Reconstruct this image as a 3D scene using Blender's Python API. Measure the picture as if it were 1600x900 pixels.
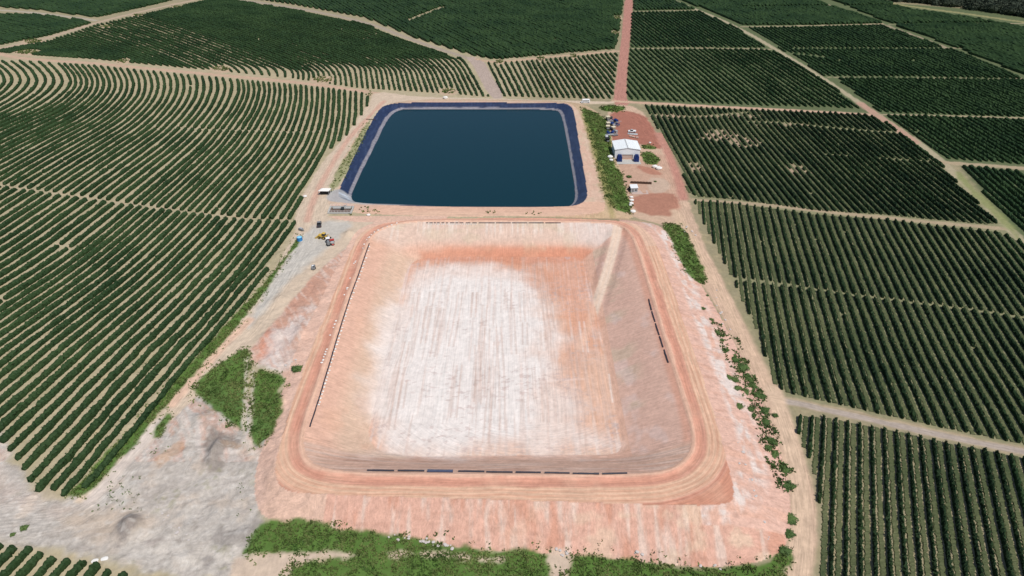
import bpy, math, random
import numpy as np

for o in list(bpy.data.objects): bpy.data.objects.remove(o)
SC = bpy.context.scene
COL = SC.collection
R = math.radians
RNG = np.random.default_rng(7)
random.seed(7)

# ------------------------------------------------------------------ camera, sky, sun, exposure
CAM_H = 150.0; PITCH = R(33.3); FPX = 1081.0
cam = bpy.data.cameras.new('camera'); cam.sensor_width = 36.0; cam.lens = 36.0*FPX/1600.0
cam.clip_start = 1.0; cam.clip_end = 12000.0
camo = bpy.data.objects.new('camera', cam); COL.objects.link(camo)
camo.location = (0, 0, CAM_H); camo.rotation_euler = (math.pi/2-PITCH, 0, 0)
SC.camera = camo

SUN_EL = R(60); SUN_AZ = R(140)      # azimuth clockwise from +Y: the sun stands behind the camera, to the right
w = bpy.data.worlds.new('World'); SC.world = w; w.use_nodes = True
nt = w.node_tree; bg = nt.nodes['Background']
sky = nt.nodes.new('ShaderNodeTexSky'); sky.sky_type = 'NISHITA'; sky.sun_disc = False
sky.sun_elevation = SUN_EL; sky.sun_rotation = SUN_AZ; sky.altitude = 600; sky.air_density = 1.0; sky.dust_density = 1.5
nt.links.new(sky.outputs[0], bg.inputs[0]); bg.inputs[1].default_value = 0.085
sun = bpy.data.lights.new('sun', 'SUN'); sun.energy = 3.6; sun.angle = R(0.5); sun.color = (1.0, 0.955, 0.89)
suno = bpy.data.objects.new('sun', sun); COL.objects.link(suno)
suno.rotation_euler = (math.pi/2-SUN_EL, 0, math.pi-SUN_AZ)
suno.location = (200, -200, 400)
vs = SC.view_settings; vs.view_transform = 'Standard'; vs.look = 'None'; vs.gamma = 1.0; vs.use_curve_mapping = False
vs.exposure = 0.0

# ------------------------------------------------------------------ small maths helpers
KALB = 0.86                          # sunlit picture value -> base colour
def c8(r, g, b, k=KALB):
    a = np.array([r, g, b], float)/255.0
    a = np.where(a <= 0.04045, a/12.92, ((a+0.055)/1.055)**2.4)
    return np.clip(a*k, 0, 0.85)
CP, SP = math.cos(PITCH), math.sin(PITCH)
def ray_xy(px, py, z):
    px = np.asarray(px, float); py = np.asarray(py, float)
    u = (px-800.0)/FPX; v = (py-450.0)/FPX
    den = SP + v*CP
    t = (CAM_H-np.asarray(z, float))/den
    return t*u, t*(CP - v*SP)
def smooth(t): t = np.clip(t, 0, 1); return t*t*(3-2*t)
def base_z(x, y):
    A = np.interp(y, [40, 98, 125, 160, 190, 2000], [-6.4, -5.4, -3.2, -1.2, 0, 0])
    B = np.interp(y, [40, 100, 180, 290, 400, 530, 700, 2000], [-8, -7, -6, -4.4, -3.8, -0.8, 0, 0])
    return A + (B-A)*smooth((x+50)/100.0)
def on_base(px, py):
    z = np.zeros_like(np.asarray(px, float))
    for _ in range(14):
        x, y = ray_xy(px, py, z); z = 0.5*z+0.5*base_z(x, y)
    return x, y
def W(pts, z=None):
    a = np.array(pts, float)
    x, y = on_base(a[:, 0], a[:, 1]) if z is None else ray_xy(a[:, 0], a[:, 1], z)
    return np.stack([x, y], 1)
def chaikin(P, n=2, closed=True):
    P = np.asarray(P, float)
    for _ in range(n):
        if closed: Q = np.roll(P, -1, 0); A = .75*P+.25*Q; B = .25*P+.75*Q; P = np.stack([A, B], 1).reshape(-1, P.shape[1])
        else:
            A = .75*P[:-1]+.25*P[1:]; B = .25*P[:-1]+.75*P[1:]
            P = np.concatenate([P[:1], np.stack([A, B], 1).reshape(-1, P.shape[1]), P[-1:]])
    return P
def seg_dist(x, y, P, closed):
    d = np.full(x.shape, 1e18)
    n = len(P)
    for i in range(n if closed else n-1):
        a = P[i]; b = P[(i+1) % n]; ab = b-a; L = max(ab@ab, 1e-12)
        t = np.clip(((x-a[0])*ab[0]+(y-a[1])*ab[1])/L, 0, 1)
        dx = x-(a[0]+t*ab[0]); dy = y-(a[1]+t*ab[1])
        np.minimum(d, dx*dx+dy*dy, out=d)
    return np.sqrt(d)
def inside(x, y, P):
    r = np.zeros(x.shape, bool); n = len(P)
    for i in range(n):
        a = P[i]; b = P[(i+1) % n]
        if a[1] == b[1]: continue
        c = ((a[1] > y) != (b[1] > y)) & (x < (b[0]-a[0])*(y-a[1])/(b[1]-a[1])+a[0])
        r ^= c
    return r
def _hash(ix, iy, s):
    h = (ix.astype(np.int64)*374761393 + iy.astype(np.int64)*668265263 + s*2147483647) & 0xffffffff
    h = ((h ^ (h >> 13))*1274126177) & 0xffffffff
    h = (h ^ (h >> 16)) & 0xffffffff
    return h.astype(float)/4294967295.0
def vnoise(x, y, s=0):
    ix = np.floor(x); iy = np.floor(y); fx = x-ix; fy = y-iy
    fx = fx*fx*(3-2*fx); fy = fy*fy*(3-2*fy)
    a = _hash(ix, iy, s); b = _hash(ix+1, iy, s); c = _hash(ix, iy+1, s); d = _hash(ix+1, iy+1, s)
    return (a+(b-a)*fx)*(1-fy) + (c+(d-c)*fx)*fy          # 0..1
def fbm(x, y, s=0, o=4):
    r = 0; a = .5; t = 0
    for k in range(o):
        r = r + a*vnoise(x*2**k+k*17.3, y*2**k-k*9.1, s+k); t += a; a *= .5
    return r/t

# ------------------------------------------------------------------ landforms: two basins in one raised platform
ZW = -2.9        # water level
ZF = -8.4        # floor of the dry basin
def ring(pts, z): return chaikin(W(pts, z), 2)
b_toe = ring([(395,742),(403,806),(440,818),(560,832),(650,845),(740,860),(900,868),(1000,877),(1090,887),(1180,882),(1225,862),
              (1238,820),(1230,740),(1205,668),(1180,600),(1150,540),(1112,470),(1078,420),(1052,372),(1030,350),(960,338),(800,334),(640,338),(570,350),(548,372),(520,430),(490,490),
              (462,545),(445,600),(425,660)], None)
b_out = ring([(428,742),(440,763),(470,772),(800,781),(1040,789),(1125,790),(1150,780),(1140,735),(1120,660),(1098,590),(1070,510),(1048,440),(1028,385),(1012,360),(985,345),
              (900,341),(800,340),(650,342),(590,350),(560,365),(545,400),(520,465),(495,525),(470,590),(450,650),(434,705)], 0)
b_in = ring([(476,672),(474,700),(484,722),(515,734),(570,738),(700,739),(980,741),(1040,736),(1072,716),(1082,690),(1074,650),(1048,566),(1018,467),(996,395),(985,366),(968,352),
             (940,348),(800,347),(665,346),(620,350),(590,362),(576,380),(560,425),(531,510),(500,600)], 0)
b_fl = ring([(572,700),(640,714),(700,713),(850,711),(960,712),(972,700),(968,672),(955,600),(940,520),(925,462),(915,405),(900,401),(800,401),(660,402),(640,412),(630,440),(614,515),(597,575),(583,640)], ZF)
p_toe = ring([(558,182),(520,245),(500,300),(500,345),(640,349),(800,348),(990,346),(986,330),(975,285),(962,240),(950,186),(915,163),(880,158),(790,154),(640,153),(595,160)], None)
p_out = ring([(574,186),(540,240),(514,300),(512,330),(640,338),(800,338),(940,336),(948,318),(930,255),(914,200),(903,168),(880,158),(790,157),(640,157),(600,164)], 0)
p_in = ring([(606,162),(640,159.5),(800,160),(878,160.5),(889,163),(897,172),(905,225),(918,298),(917,311),(905,320),(880,323),(740,323),(640,322),(552,317),(529,308),(528,300),(545,262),(570,210),(590,172)], 0)
p_wa = ring([(622,172),(640,170.5),(800,171.2),(866,171.5),(876,176),(884,210),(897,285),(899,310),(893,321),(880,326.5),(740,326),(640,319.5),(560,317.5),(550,313),(549,304),(562,275),(585,230),(606,185)], ZW)
ramp_px = [(966,349),(962,375),(954,405),(945,435),(936,460),(926,490),(914,525)]
ramp_z = []
for q_ in ramp_px:      # the ramp keeps close to the cut slope it runs down
    zz_ = -3.0
    for _ in range(30):
        a_, c_ = ray_xy([q_[0]], [q_[1]], zz_)
        if inside(a_, c_, b_fl)[0]: t_ = 1.0
        elif not inside(a_, c_, b_in)[0]: t_ = 0.0
        else:
            d1 = seg_dist(a_, c_, b_in, True)[0]; d2 = seg_dist(a_, c_, b_fl, True)[0]; t_ = d1/(d1+d2)
        zz_ = .7*zz_+.3*ZF*t_
    ramp_z.append(zz_)
ramp_z[0] = 0; ramp_z[-1] = ZF
ramp_z = list(np.minimum.accumulate(ramp_z))
rx, ry = ray_xy([p[0] for p in ramp_px], [p[1] for p in ramp_px], ramp_z)
ramp = np.stack([rx, ry], 1)
bank_sys = [(b_toe, b_out), (p_toe, p_out)]
def terrain(x, y, info=False):
    x = np.asarray(x, float); y = np.asarray(y, float)
    z = base_z(x, y); inf = {}
    reg = np.zeros(x.shape, np.int8)         # 0 base 1 outer bank 2 crest 3 basin slope 4 floor 5 liner 6 pond bed
    bb = (x > -130) & (x < 130) & (y > 80) & (y < 560)
    X = x[bb]; Y = y[bb]; Z = z[bb].copy(); G = np.zeros(X.shape, np.int8)
    dcr = np.full(X.shape, 99.0)
    Zb = Z.copy()
    for toe, out in bank_sys:
        it = inside(X, Y, toe); io = inside(X, Y, out)
        band = it & ~io
        dt = seg_dist(X[band], Y[band], toe, True); do = seg_dist(X[band], Y[band], out, True)
        t = do/(dt+do+1e-6)
        zz = np.where(True, (1-t)*0 + t*Zb[band], 0)
        cur = Z[band]; up = zz > cur
        cur = np.where(up, zz, cur); Z[band] = cur
        g = G[band]; g = np.where((g != 2), 1, g); G[band] = g
        Z[io] = np.maximum(Z[io], 0); G[io] = 2
    ib = inside(X, Y, b_in); cr = (G == 2) | (G == 1)
    dcr[:] = 99; m = (Y < 310) & (~ib) & (X > -90) & (X < 100)
    dcr[m] = seg_dist(X[m], Y[m], b_in, True)
    ifl = inside(X, Y, b_fl)
    sl = ib & ~ifl
    di = seg_dist(X[sl], Y[sl], b_in, True); df = seg_dist(X[sl], Y[sl], b_fl, True)
    t = di/(di+df+1e-6); zs = ZF*smooth(np.clip(t, 0, 1))*.25 + ZF*t*.75
    # the ramp down the right-hand slope
    xs, ys = X[sl], Y[sl]; best = np.full(xs.shape, 1e9); bz = np.zeros(xs.shape)
    for i in range(len(ramp)-1):
        a, b = ramp[i], ramp[i+1]; ab = b-a; tt = np.clip(((xs-a[0])*ab[0]+(ys-a[1])*ab[1])/(ab@ab), 0, 1)
        d = np.hypot(xs-a[0]-tt*ab[0], ys-a[1]-tt*ab[1]); q = d < best
        best = np.where(q, d, best); bz = np.where(q, ramp_z[i]+tt*(ramp_z[i+1]-ramp_z[i]), bz)
    wr = (1-smooth((best-1.6)/4.0))*.65*smooth(df/4)
    zs = zs*(1-wr)+bz*wr
    Z[sl] = zs; G[sl] = 3; Z[ifl] = ZF; G[ifl] = 4
    T = np.zeros(X.shape); T[sl] = t; RB = np.full(X.shape, 99.0); RB[sl] = best
    ip = inside(X, Y, p_in); iw = inside(X, Y, p_wa)
    lin = ip & ~iw; dp = seg_dist(X[lin], Y[lin], p_in, True); dw = seg_dist(X[lin], Y[lin], p_wa, True)
    t2 = dp/(dp+dw+1e-6); Z[lin] = ZW*t2; G[lin] = 5; T[lin] = t2
    dw2 = seg_dist(X[iw], Y[iw], p_wa, True); Z[iw] = ZW-np.minimum(dw2*.5, 3.0); G[iw] = 6
    # gentle irregularity, only on earth surfaces
    e = ((G == 1) | (G == 0))
    Z[e] += (fbm(X[e]/6, Y[e]/6, 5)-.5)*.5
    rough = (X < -48) & (Y > 95) & (Y < 262) & (G < 2)
    Z[rough] += (fbm(X[rough]/3.2, Y[rough]/3.2, 8)-.5)*1.0
    f = (G == 4); Z[f] += (fbm(X[f]/4, Y[f]/9, 9)-.5)*.22
    # berm of the rim
    ring_m = (G == 2) & (dcr < 20)
    q = dcr[ring_m]
    Z[ring_m] += .45*np.exp(-((q-.9)/.8)**2) - .22*np.exp(-((q-3.0)/.9)**2) + (fbm(X[ring_m]/5, Y[ring_m]/5, 4)-.5)*.12
    q = (G == 1); Z[q] += (vnoise(X[q]/1.3, Y[q]/1.3, 77)-.5)*.12
    # earth and gravel heaps in the bare corner
    for (hx, hy, rx_, ry_, hh) in HEAPS:
        d2 = ((X-hx)/rx_)**2+((Y-hy)/ry_)**2
        Z += hh*np.exp(-d2*1.6)*(0.75+.5*fbm(X/2.2, Y/2.2, 31))*(G < 2)
    z[bb] = Z; reg[bb] = G
    far = ~bb
    if info:
        DC = np.full(x.shape, 99.0); DC[bb] = dcr; TT = np.zeros(x.shape); TT[bb] = T; RR = np.full(x.shape, 99.0); RR[bb] = RB
        return z, reg, DC, TT, RR
    return z
HEAPS = []
for (px, py, rr, r2, hh) in [(338,705,2.4,5.6,2.8),(205,822,3.2,3.2,2.8),(330,655,8,6,1.2),(385,833,3.5,2.2,1.1),(290,872,5,1.5,.7),(545,366,2.6,3,1.5),(425,525,5,5,1.6),(440,470,4,4,1.2),
                             (250,715,4,3,1.0),(300,790,3,2,.8),(440,625,2.5,4,1.2),(470,520,3,5,1.3)]:
    hx, hy = on_base(np.array([px]), np.array([py])); HEAPS.append((hx[0], hy[0], rr, r2, hh))
# ------------------------------------------------------------------ ground sheet on a graded grid
def graded(a, b, steps):
    """steps: list of (limit, spacing) going outwards from a to b"""
    v = [a]; sgn = 1 if b > a else -1
    while (b-v[-1])*sgn > 0:
        for lim, s in steps:
            if abs(v[-1]-a) < lim: break
        v.append(v[-1]+sgn*s)
    return v
xr = graded(0, 4000, [(98, .4), (150, .55), (300, 1.2), (620, 2.6), (1200, 25), (9999, 200)])
xl = graded(0, -4000, [(98, .4), (150, .55), (300, 1.2), (620, 2.6), (1200, 25), (9999, 200)])
xs = np.array(xl[::-1][:-1]+xr)
yf = graded(95, 5200, [(165, .4), (230, .6), (400, 1.0), (820, 2.2), (1200, 20), (99999, 200)])
yb = graded(95, -600, [(50, .6), (9999, 40)])
ys = np.array(yb[::-1][:-1]+yf)
GX, GY = np.meshgrid(xs, ys)
NX, NY = len(xs), len(ys)
gx = GX.ravel(); gy = GY.ravel()
xs_, ys_ = xs.copy(), ys.copy()
gz, reg, DC, TT, RB = terrain(gx, gy, True)
col = np.zeros((gx.size, 3)); cls = np.zeros(gx.size, np.int8)
n1 = fbm(gx/3.0, gy/3.0, 1); n2 = fbm(gx/14., gy/14., 2); n3 = fbm(gx/60., gy/60., 3)
flow = np.zeros((gx.size, 3)); flow[:, 0] = gx; flow[:, 1] = gy/6; flow[:, 2] = .10
def mix(m, c, idx=None):
    global col
    m = np.clip(m, 0, 1)[:, None]; c = np.asarray(c)
    if idx is None: col = col*(1-m)+c*m
    else: col[idx] = col[idx]*(1-m)+c*m
# field soil: olive tan on the left, grassier on the right
soilL = c8(186,173,144); soilR = c8(158,148,120); soilF = c8(132,126,98)
col[:] = soilL
mix(smooth((gx+10)/40)*smooth((gy-20)/40), soilR)
mix(smooth((gy-520)/220)*.5, soilF)
mix((n1-.5)*1.3*smooth(.5+n2), c8(196,176,140)); mix((n2-.52)*1.2, c8(150,146,110)); mix((fbm(gx/2., gy/2., 161)-.55)*1.5, c8(150,142,106))
CLS = ['ground', 'dirt_road', 'embankment', 'rim_road', 'basin_slope', 'basin_floor', 'pond_liner', 'pond_bed', 'yard', 'bare_ground']
def near(P, marg):
    a = P.min(0)-marg; b = P.max(0)+marg
    return np.nonzero((gx > a[0]) & (gx < b[0]) & (gy > a[1]) & (gy < b[1]))[0]
def poly_paint(pts, c, soft=1.0, rough=1.5, strength=1.0, k=None, z=None, seed=11, regs=None, sc=4.0, smoothed=1):
    P = W(pts, z)
    if smoothed: P = chaikin(P, smoothed)
    i = near(P, soft+rough+2)
    if regs is not None: i = i[np.isin(reg[i], regs)]
    if len(i) == 0: return
    X, Y = gx[i], gy[i]
    sd = seg_dist(X, Y, P, True)*np.where(inside(X, Y, P), -1, 1)
    sd = sd + (fbm(X/sc, Y/sc, seed)-.5)*2*rough
    m = smooth(.5-sd/(2*soft))
    mix(m*strength, c, i)
    if k is not None: cls[i[m > .5]] = k
def line_paint(pts, wid, c, soft=.5, rough=.5, strength=1.0, k=None, z=None, seed=12, tracks=False, regs=(0, 1, 2), dash=None):
    P = chaikin(W(pts, z), 2, False)
    i = near(P, wid+3); i = i[np.isin(reg[i], regs)]
    if len(i) == 0: return
    X, Y = gx[i], gy[i]; d = seg_dist(X, Y, P, False)
    wv = wid if np.isscalar(wid) else wid
    e = d-wv/2+(fbm(X/3, Y/3, seed)-.5)*2*rough
    m = smooth(.5-e/(2*soft))
    if dash is not None: m = m*smooth((fbm(X/dash, Y/dash, seed+3)-.42)*7)
    mix(m*strength, c, i)
    if tracks:
        tm = np.exp(-((np.abs(d)-wv*.22)/(.45))**2)*m*.5
        mix(tm, np.clip(np.asarray(c)*1.16, 0, .8), i)
    if k is not None: cls[i[m > .5]] = k
tan = c8(206,184,162); pink = c8(212,170,148); grey = c8(192,184,175); white = c8(226,222,222); red = c8(176,126,112)
# grassed alleys between the right-hand rows
for pp in ([(975,-20),(1045,-20),(1600,20),(1660,60),(1660,270),(1600,262),(1475,253),(1430,222),(1370,178),(1100,165),(978,158)], [(1500,258),(1660,270),(1660,440),(1600,385),(1540,310)]):
    poly_paint(pp, c8(92,106,72), 3, 2, .9, seed=211, smoothed=0)
poly_paint([(1010,166),(1370,180),(1510,300),(1580,360),(1660,440),(1660,700),(1600,698),(1215,615),(1150,440),(1085,310)], c8(138,138,104), 3, 2, .8, seed=212, smoothed=0)
# --- bare corner on the left, built in layers
poly_paint([(-60,640),(0,668),(25,728),(55,778),(118,785),(180,728),(250,660),(300,615),(330,600),(385,600),(400,640),(430,640),(432,690),(422,735),(415,812),(385,868),(365,905),(300,905),(215,890),(90,862),(0,842),(-80,842)], grey, 2, 2.5, 1, 9, seed=21)
poly_paint([(-40,690),(20,745),(60,790),(130,800),(60,800),(-40,780)], c8(205,188,176), 4, 4, .8, seed=22)
poly_paint([(170,735),(330,640),(390,740),(330,800),(200,800)], c8(196,186,176), 6, 5, .7, seed=23)
poly_paint([(95,800),(190,790),(250,810),(180,850),(100,835)], c8(198,178,158), 4, 3, .7, seed=24)
poly_paint([(230,830),(330,850),(400,862),(360,900),(270,880),(200,860)], c8(214,204,192), 3, 3, .6, seed=25)
# --- rough ground left of the rim road
poly_paint([(545,345),(480,345),(455,400),(400,480),(372,545),(400,570),(440,580),(455,610),(440,650),(430,700),(395,735),(430,740),(455,640),(500,520),(545,400),(570,360)], c8(214,190,174), 1.5, 2, 1, 9, seed=26, regs=(0, 1))
for (pp, cc, s, sd) in [([(455,430),(500,415),(530,430),(500,500),(455,560),(415,560),(400,540),(440,480)], c8(205,160,138), .8, 30),
                   ([(480,385),(540,380),(548,410),(500,470),(470,440)], c8(206,164,144), .7, 31), ([(400,520),(440,515),(430,550),(400,560)], c8(212,150,126), .9, 32),
                   ([(400,560),(430,520),(470,480),(490,480),(455,545),(440,580)], c8(222,212,206), .7, 33), ([(440,400),(500,390),(505,415),(480,425)], c8(226,222,220), .8, 34),
                   ([(430,470),(475,430),(500,440),(460,500)], c8(196,150,130), .8, 35), ([(525,345),(560,350),(560,380),(530,385)], c8(216,206,196), .8, 36),
                   ([(475,380),(520,378),(500,392),(470,395)], c8(228,220,214), .8, 37)]:
    poly_paint(pp, cc, 3.0, 5.0, s, seed=sd, regs=(0, 1), sc=5)
i = np.nonzero((gx < -42) & (gy > 140) & (gy < 290) & (cls == 9) & (reg < 2))[0]
s = gx[i]*.5-gy[i]*.86; q = gx[i]*.86+gy[i]*.5
mix(smooth((fbm(q/2.6+n2[i]*3, s/9, 141)-.5)*6)*.55, c8(226,214,206), i)
mix(smooth((fbm(q/2.2+n2[i]*5, s/7, 142)-.53)*6)*.55, c8(208,160,138), i)
mix(smooth((fbm(q/1.2+n2[i]*3, s/9, 41)-.52)*5)*.5, c8(228,212,200), i)
mix(smooth((fbm(q/1.0+7, s/6+n2[i]*2, 42)-.55)*5)*.5, c8(190,150,132), i)
i = np.nonzero((gx < -30) & (gy < 150) & (cls == 9))[0]
s = gx[i]*.95+gy[i]*.3; q = -gx[i]*.3+gy[i]*.95
mix(smooth((fbm(q/.8+n2[i]*4, s/14, 43)-.5)*5)*.3, c8(216,208,198), i)
mix(smooth((fbm(q/1.3+n2[i]*9, s/4, 44)-.55)*5)*.35, c8(160,148,140), i)
mix(smooth((fbm(gx[i]/6, gy[i]/6, 45)-.55)*5)*.5, c8(212,194,176), i)
for (pp, cc, s, sd) in [([(318,660),(375,690),(378,705),(350,700),(345,735),(330,735),(322,700)], c8(140,130,122), .9, 51), ([(185,812),(215,805),(222,815),(205,840),(178,860),(185,830)], c8(138,130,126), .9, 52),
                        ([(350,690),(378,692),(380,700),(352,704)], c8(176,150,128), .8, 55), ([(240,720),(285,690),(290,700),(250,735)], c8(190,150,118), .7, 56),
                        ([(375,825),(412,815),(408,850),(330,850),(325,835)], c8(152,144,138), .8, 53), ([(220,840),(300,838),(290,850),(225,850)], c8(160,146,140), .7, 54),
                        ([(165,780),(205,740),(215,760),(185,800)], c8(212,208,200), .6, 57), ([(312,870),(335,870),(330,882),(315,882)], c8(140,132,128), .8, 58)]:
    poly_paint(pp, cc, .8, 2.4, s*.8, seed=sd, regs=(0, 1), sc=3.2)
i = np.nonzero((gx < -25) & (gy < 170) & (cls == 9) & (reg < 2))[0]
mix(smooth((fbm(gx[i]/1.4, gy[i]/1.4, 221)-.6)*9)*.3, c8(150,140,128), i); mix(smooth((fbm(gx[i]/2.0, gy[i]/1.2, 222)-.62)*9)*.35, c8(222,216,208), i)
mix(smooth((fbm(gx[i]/8, gy[i]/8, 223)-.56)*6)*smooth((fbm(gx[i]/1.2, gy[i]/1.2, 224)-.5)*7)*.4, c8(150,148,108), i)
# --- roads and tracks
line_paint([(-70,60),(0,87),(75,95),(150,99),(250,109),(350,118),(450,127),(530,137),(600,148),(660,154)], 5.5, c8(200,170,146), k=1, rough=.8)
line_paint([(-60,96),(0,75),(75,60),(150,35),(250,11),(305,0),(360,-12)], 5.0, c8(190,168,146), k=1, rough=.6)
line_paint([(-60,10),(0,16),(60,20),(150,32)], 4.4, c8(182,172,156), k=1)
line_paint([(340,-6),(380,0),(460,12),(570,33),(650,65),(735,92)], 5.0, c8(170,156,140), k=1)
poly_paint([(726,90),(740,88),(757,95),(768,118),(790,153),(768,156),(748,120),(738,100)], c8(182,164,152), .6, .6, 1, 1)
line_paint([(745,92),(775,98),(830,92),(880,87),(965,80)], 4.5, c8(196,168,142), rough=2.2, k=1)
poly_paint([(976,-6),(990,-6),(986,50),(981,100),(978,150),(985,165),(958,165),(959,150),(967,90),(972,50)], c8(184,134,120), .6, .6, 1, 1)
line_paint([(960,158),(1100,166),(1230,172),(1372,180)], 4.2, c8(204,170,146), k=1, rough=.6)
line_paint([(1030,-10),(1050,0),(1150,40),(1250,100),(1350,165),(1400,198),(1460,240),(1520,300),(1600,380),(1680,470)], 4.6, c8(178,166,138), k=1, rough=.6)
line_paint([(1345,162),(1370,180),(1400,200),(1430,222)], 6.0, c8(188,154,134), k=1)
line_paint([(1240,-10),(1270,0),(1380,38),(1480,75),(1600,125),(1660,152)], 4.6, c8(160,146,122), k=1)
line_paint([(1330,-10),(1360,0),(1420,10),(1500,20),(1600,35),(1680,48)], 7, c8(150,146,104), rough=2, k=1)
for pl, wd in [([(984,76),(1100,75),(1203,77)], 2.4), ([(988,18),(1085,16)], 2.4), ([(1160,42),(1280,40),(1380,37)], 3.0), ([(1480,75),(1650,73)], 3.2), ([(1295,121),(1450,122),(1600,124)], 1.2),
               ([(1372,179),(1450,180),(1650,186)], 2.0), ([(1475,254),(1600,263),(1650,268)], 4.6), ([(1080,312),(1200,320),(1330,335),(1450,347),(1565,357)], 3.6),
               ([(1205,622),(1300,640),(1450,675),(1600,706),(1680,724)], 4.0), ([(1390,38),(1640,36)], 2.0)]:
    line_paint(pl, wd, c8(178,160,132), k=1, rough=.8)
line_paint([(1215,624),(1300,642),(1450,676),(1600,706)], 2.6, c8(178,164,152), rough=.3)
# left main road, from the far junction past the pond down to the bare corner
poly_paint([(585,142),(640,150),(700,153),(960,157),(960,163),(780,158),(640,158),(600,168),(578,186),(545,240),(520,285),(515,320),(512,345),(600,345),(640,343),(560,372),(500,420),(455,470),(400,540),(345,585),(275,650),(190,735),(140,790),(112,782),
            (180,722),(240,660),(290,600),(345,535),(395,470),(432,415),(450,385),(462,360),(460,340),(470,310),(500,258),(520,236),(545,205),(565,175),(578,160)], c8(210,190,168), .8, .8, 1, 1, seed=61, smoothed=1)
line_paint([(600,158),(575,185),(545,215),(515,262),(490,310),(480,345)], 3.2, c8(208,170,150), soft=1.2)
poly_paint([(452,392),(470,370),(500,345),(560,345),(520,380),(460,430),(400,500),(385,515),(398,480)], c8(196,192,184), 2, 1.5, .85, seed=62, regs=(0, 1, 2))
line_paint([(390,500),(330,560),(270,630)], 3.4, c8(222,188,164), soft=1)
line_paint([(250,660),(190,728),(140,785)], 4.0, c8(214,200,188), soft=1)
# right-hand yard and road
poly_paint([(955,162),(1000,168),(1020,198),(1038,228),(1060,268),(1072,305),(1088,350),(1105,392),(1130,438),(1150,480),(1172,525),(1192,575),(1210,615),(1240,660),(1258,715),(1275,780),(1276,850),(1270,910),(1225,910),
            (1232,850),(1235,800),(1222,740),(1205,680),(1190,625),(1165,570),(1135,510),(1108,460),(1085,425),(1060,380),(1040,352),(990,340),(984,330),(972,285),(965,245),(952,200),(948,180)], c8(206,176,152), .9, .9, 1, 1, seed=63)
poly_paint([(948,172),(1005,176),(1025,205),(1042,235),(1000,225),(975,222),(950,222)], c8(168,110,94), 1.2, 1.2, .95, 8, seed=64)
poly_paint([(960,240),(1040,238),(1058,268),(1066,300),(1062,330),(990,334),(975,290)], c8(198,162,140), 1.6, 1.5, .9, 8, seed=65)
poly_paint([(992,303),(1050,300),(1062,315),(1060,338),(1000,336),(988,320)], c8(176,124,104), 1.2, 1.2, .9, 8, seed=66)
poly_paint([(992,258),(1020,262),(1040,275),(1010,272)], c8(180,122,102), 1, 1, .8, 8, seed=67)
poly_paint([(1010,276),(1045,280),(1048,300),(1015,303)], c8(202,178,158), 1, 1.2, .8, 8, seed=68)
line_paint([(1030,210),(1055,262),(1068,310)], 5, c8(192,140,124), soft=1.5)
line_paint([(1055,330),(1100,405),(1160,520),(1205,610)], 4.6, c8(212,182,156), soft=1.5)
line_paint([(1210,610),(1245,720),(1254,800),(1248,905)], 5.5, c8(214,186,160), soft=1.2)
poly_paint([(1040,345),(1075,345),(1090,390),(1115,440),(1080,430),(1062,385)], c8(206,180,150), 1, 1, .6, seed=69)
# outside faces of the embankment
m = np.nonzero(reg == 1)[0]; X = gx[m]; Y = gy[m]
front = (Y < 118) | ((np.abs(X) < 50) & (Y < 200)); right = (X > 50) & (Y < 290) & ~front; left = (X < -30) & (Y < 290) & ~front
cls[m[(Y < 300) & (Y < 290)]] = 2
mix(front*1.0, c8(220,174,154), m); mix(right*1.0, c8(224,184,166), m); mix((left & (DC[m] < 40))*.9, c8(226,188,168), m)
st = fbm(X/1.6, Y/16, 71); mix(front*smooth((st-.5)*5)*.6, c8(226,208,194), m)
st = fbm(X/2.6+9, Y/14, 72); mix(front*smooth((st-.56)*6)*.75, c8(208,152,128), m)
st = fbm(X/5, Y/1.2, 73); mix(front*smooth((st-.55)*5)*.3, c8(196,150,130), m)
wb = np.clip((DC[m]-13.5)/2.0, 0, 1)*np.clip((24-DC[m])/5, 0, 1)
mix(right*wb*smooth((fbm(X/2, Y/5, 74)-.35)*4)*.85, c8(230,218,210), m)
mix(right*smooth((fbm(X/9, Y/2.0, 75)-.52)*5)*.5, c8(222,174,150), m)
mix(right*smooth((fbm(X/3, Y/1.3, 76)-.57)*6)*.4, c8(190,150,134), m)
mix(front*smooth((fbm(X/6, Y/5, 78)-.5)*5)*smooth((X+20)/60)*.6, c8(228,202,176), m)
mix(front*smooth((fbm(X/4, Y/2.2, 79)-.55)*5)*smooth((101-Y)/5)*.4, c8(206,180,160), m)
# pond surroundings
m = np.nonzero((reg == 2) & (gy > 282))[0]; X = gx[m]; Y = gy[m]
cls[m] = 1
mix(np.ones(len(m)), c8(216,180,158), m)
mix(smooth((fbm(X/4, Y/4, 81)-.45)*5)*.5, c8(206,190,164), m)
mix((X > 30)*smooth((fbm(X/1.5, Y/9, 82)-.5)*5)*.5, c8(226,196,174), m)
poly_paint([(575,188),(590,170),(592,178),(572,215),(548,262),(522,305),(508,305),(530,262)], c8(206,190,164), .6, .8, .9, z=0, seed=83, regs=(1, 2))
poly_paint([(566,200),(580,185),(578,200),(556,245),(530,290),(512,302),(525,268),(548,232)], c8(140,146,98), 1, 1.6, .75, z=0, seed=84, regs=(0, 1, 2))
poly_paint([(600,163),(650,155),(790,154),(900,158),(905,166),(880,159),(660,157),(612,162)], c8(196,168,140), .5, .6, .7, z=0, seed=85, regs=(1, 2))
# pond bank right side: rusty soil below the grass
m = np.nonzero((reg == 1) & (gy > 290) & (gx > 20))[0]; mix(np.ones(len(m)), c8(196,170,140), m); cls[m] = 2
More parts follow.
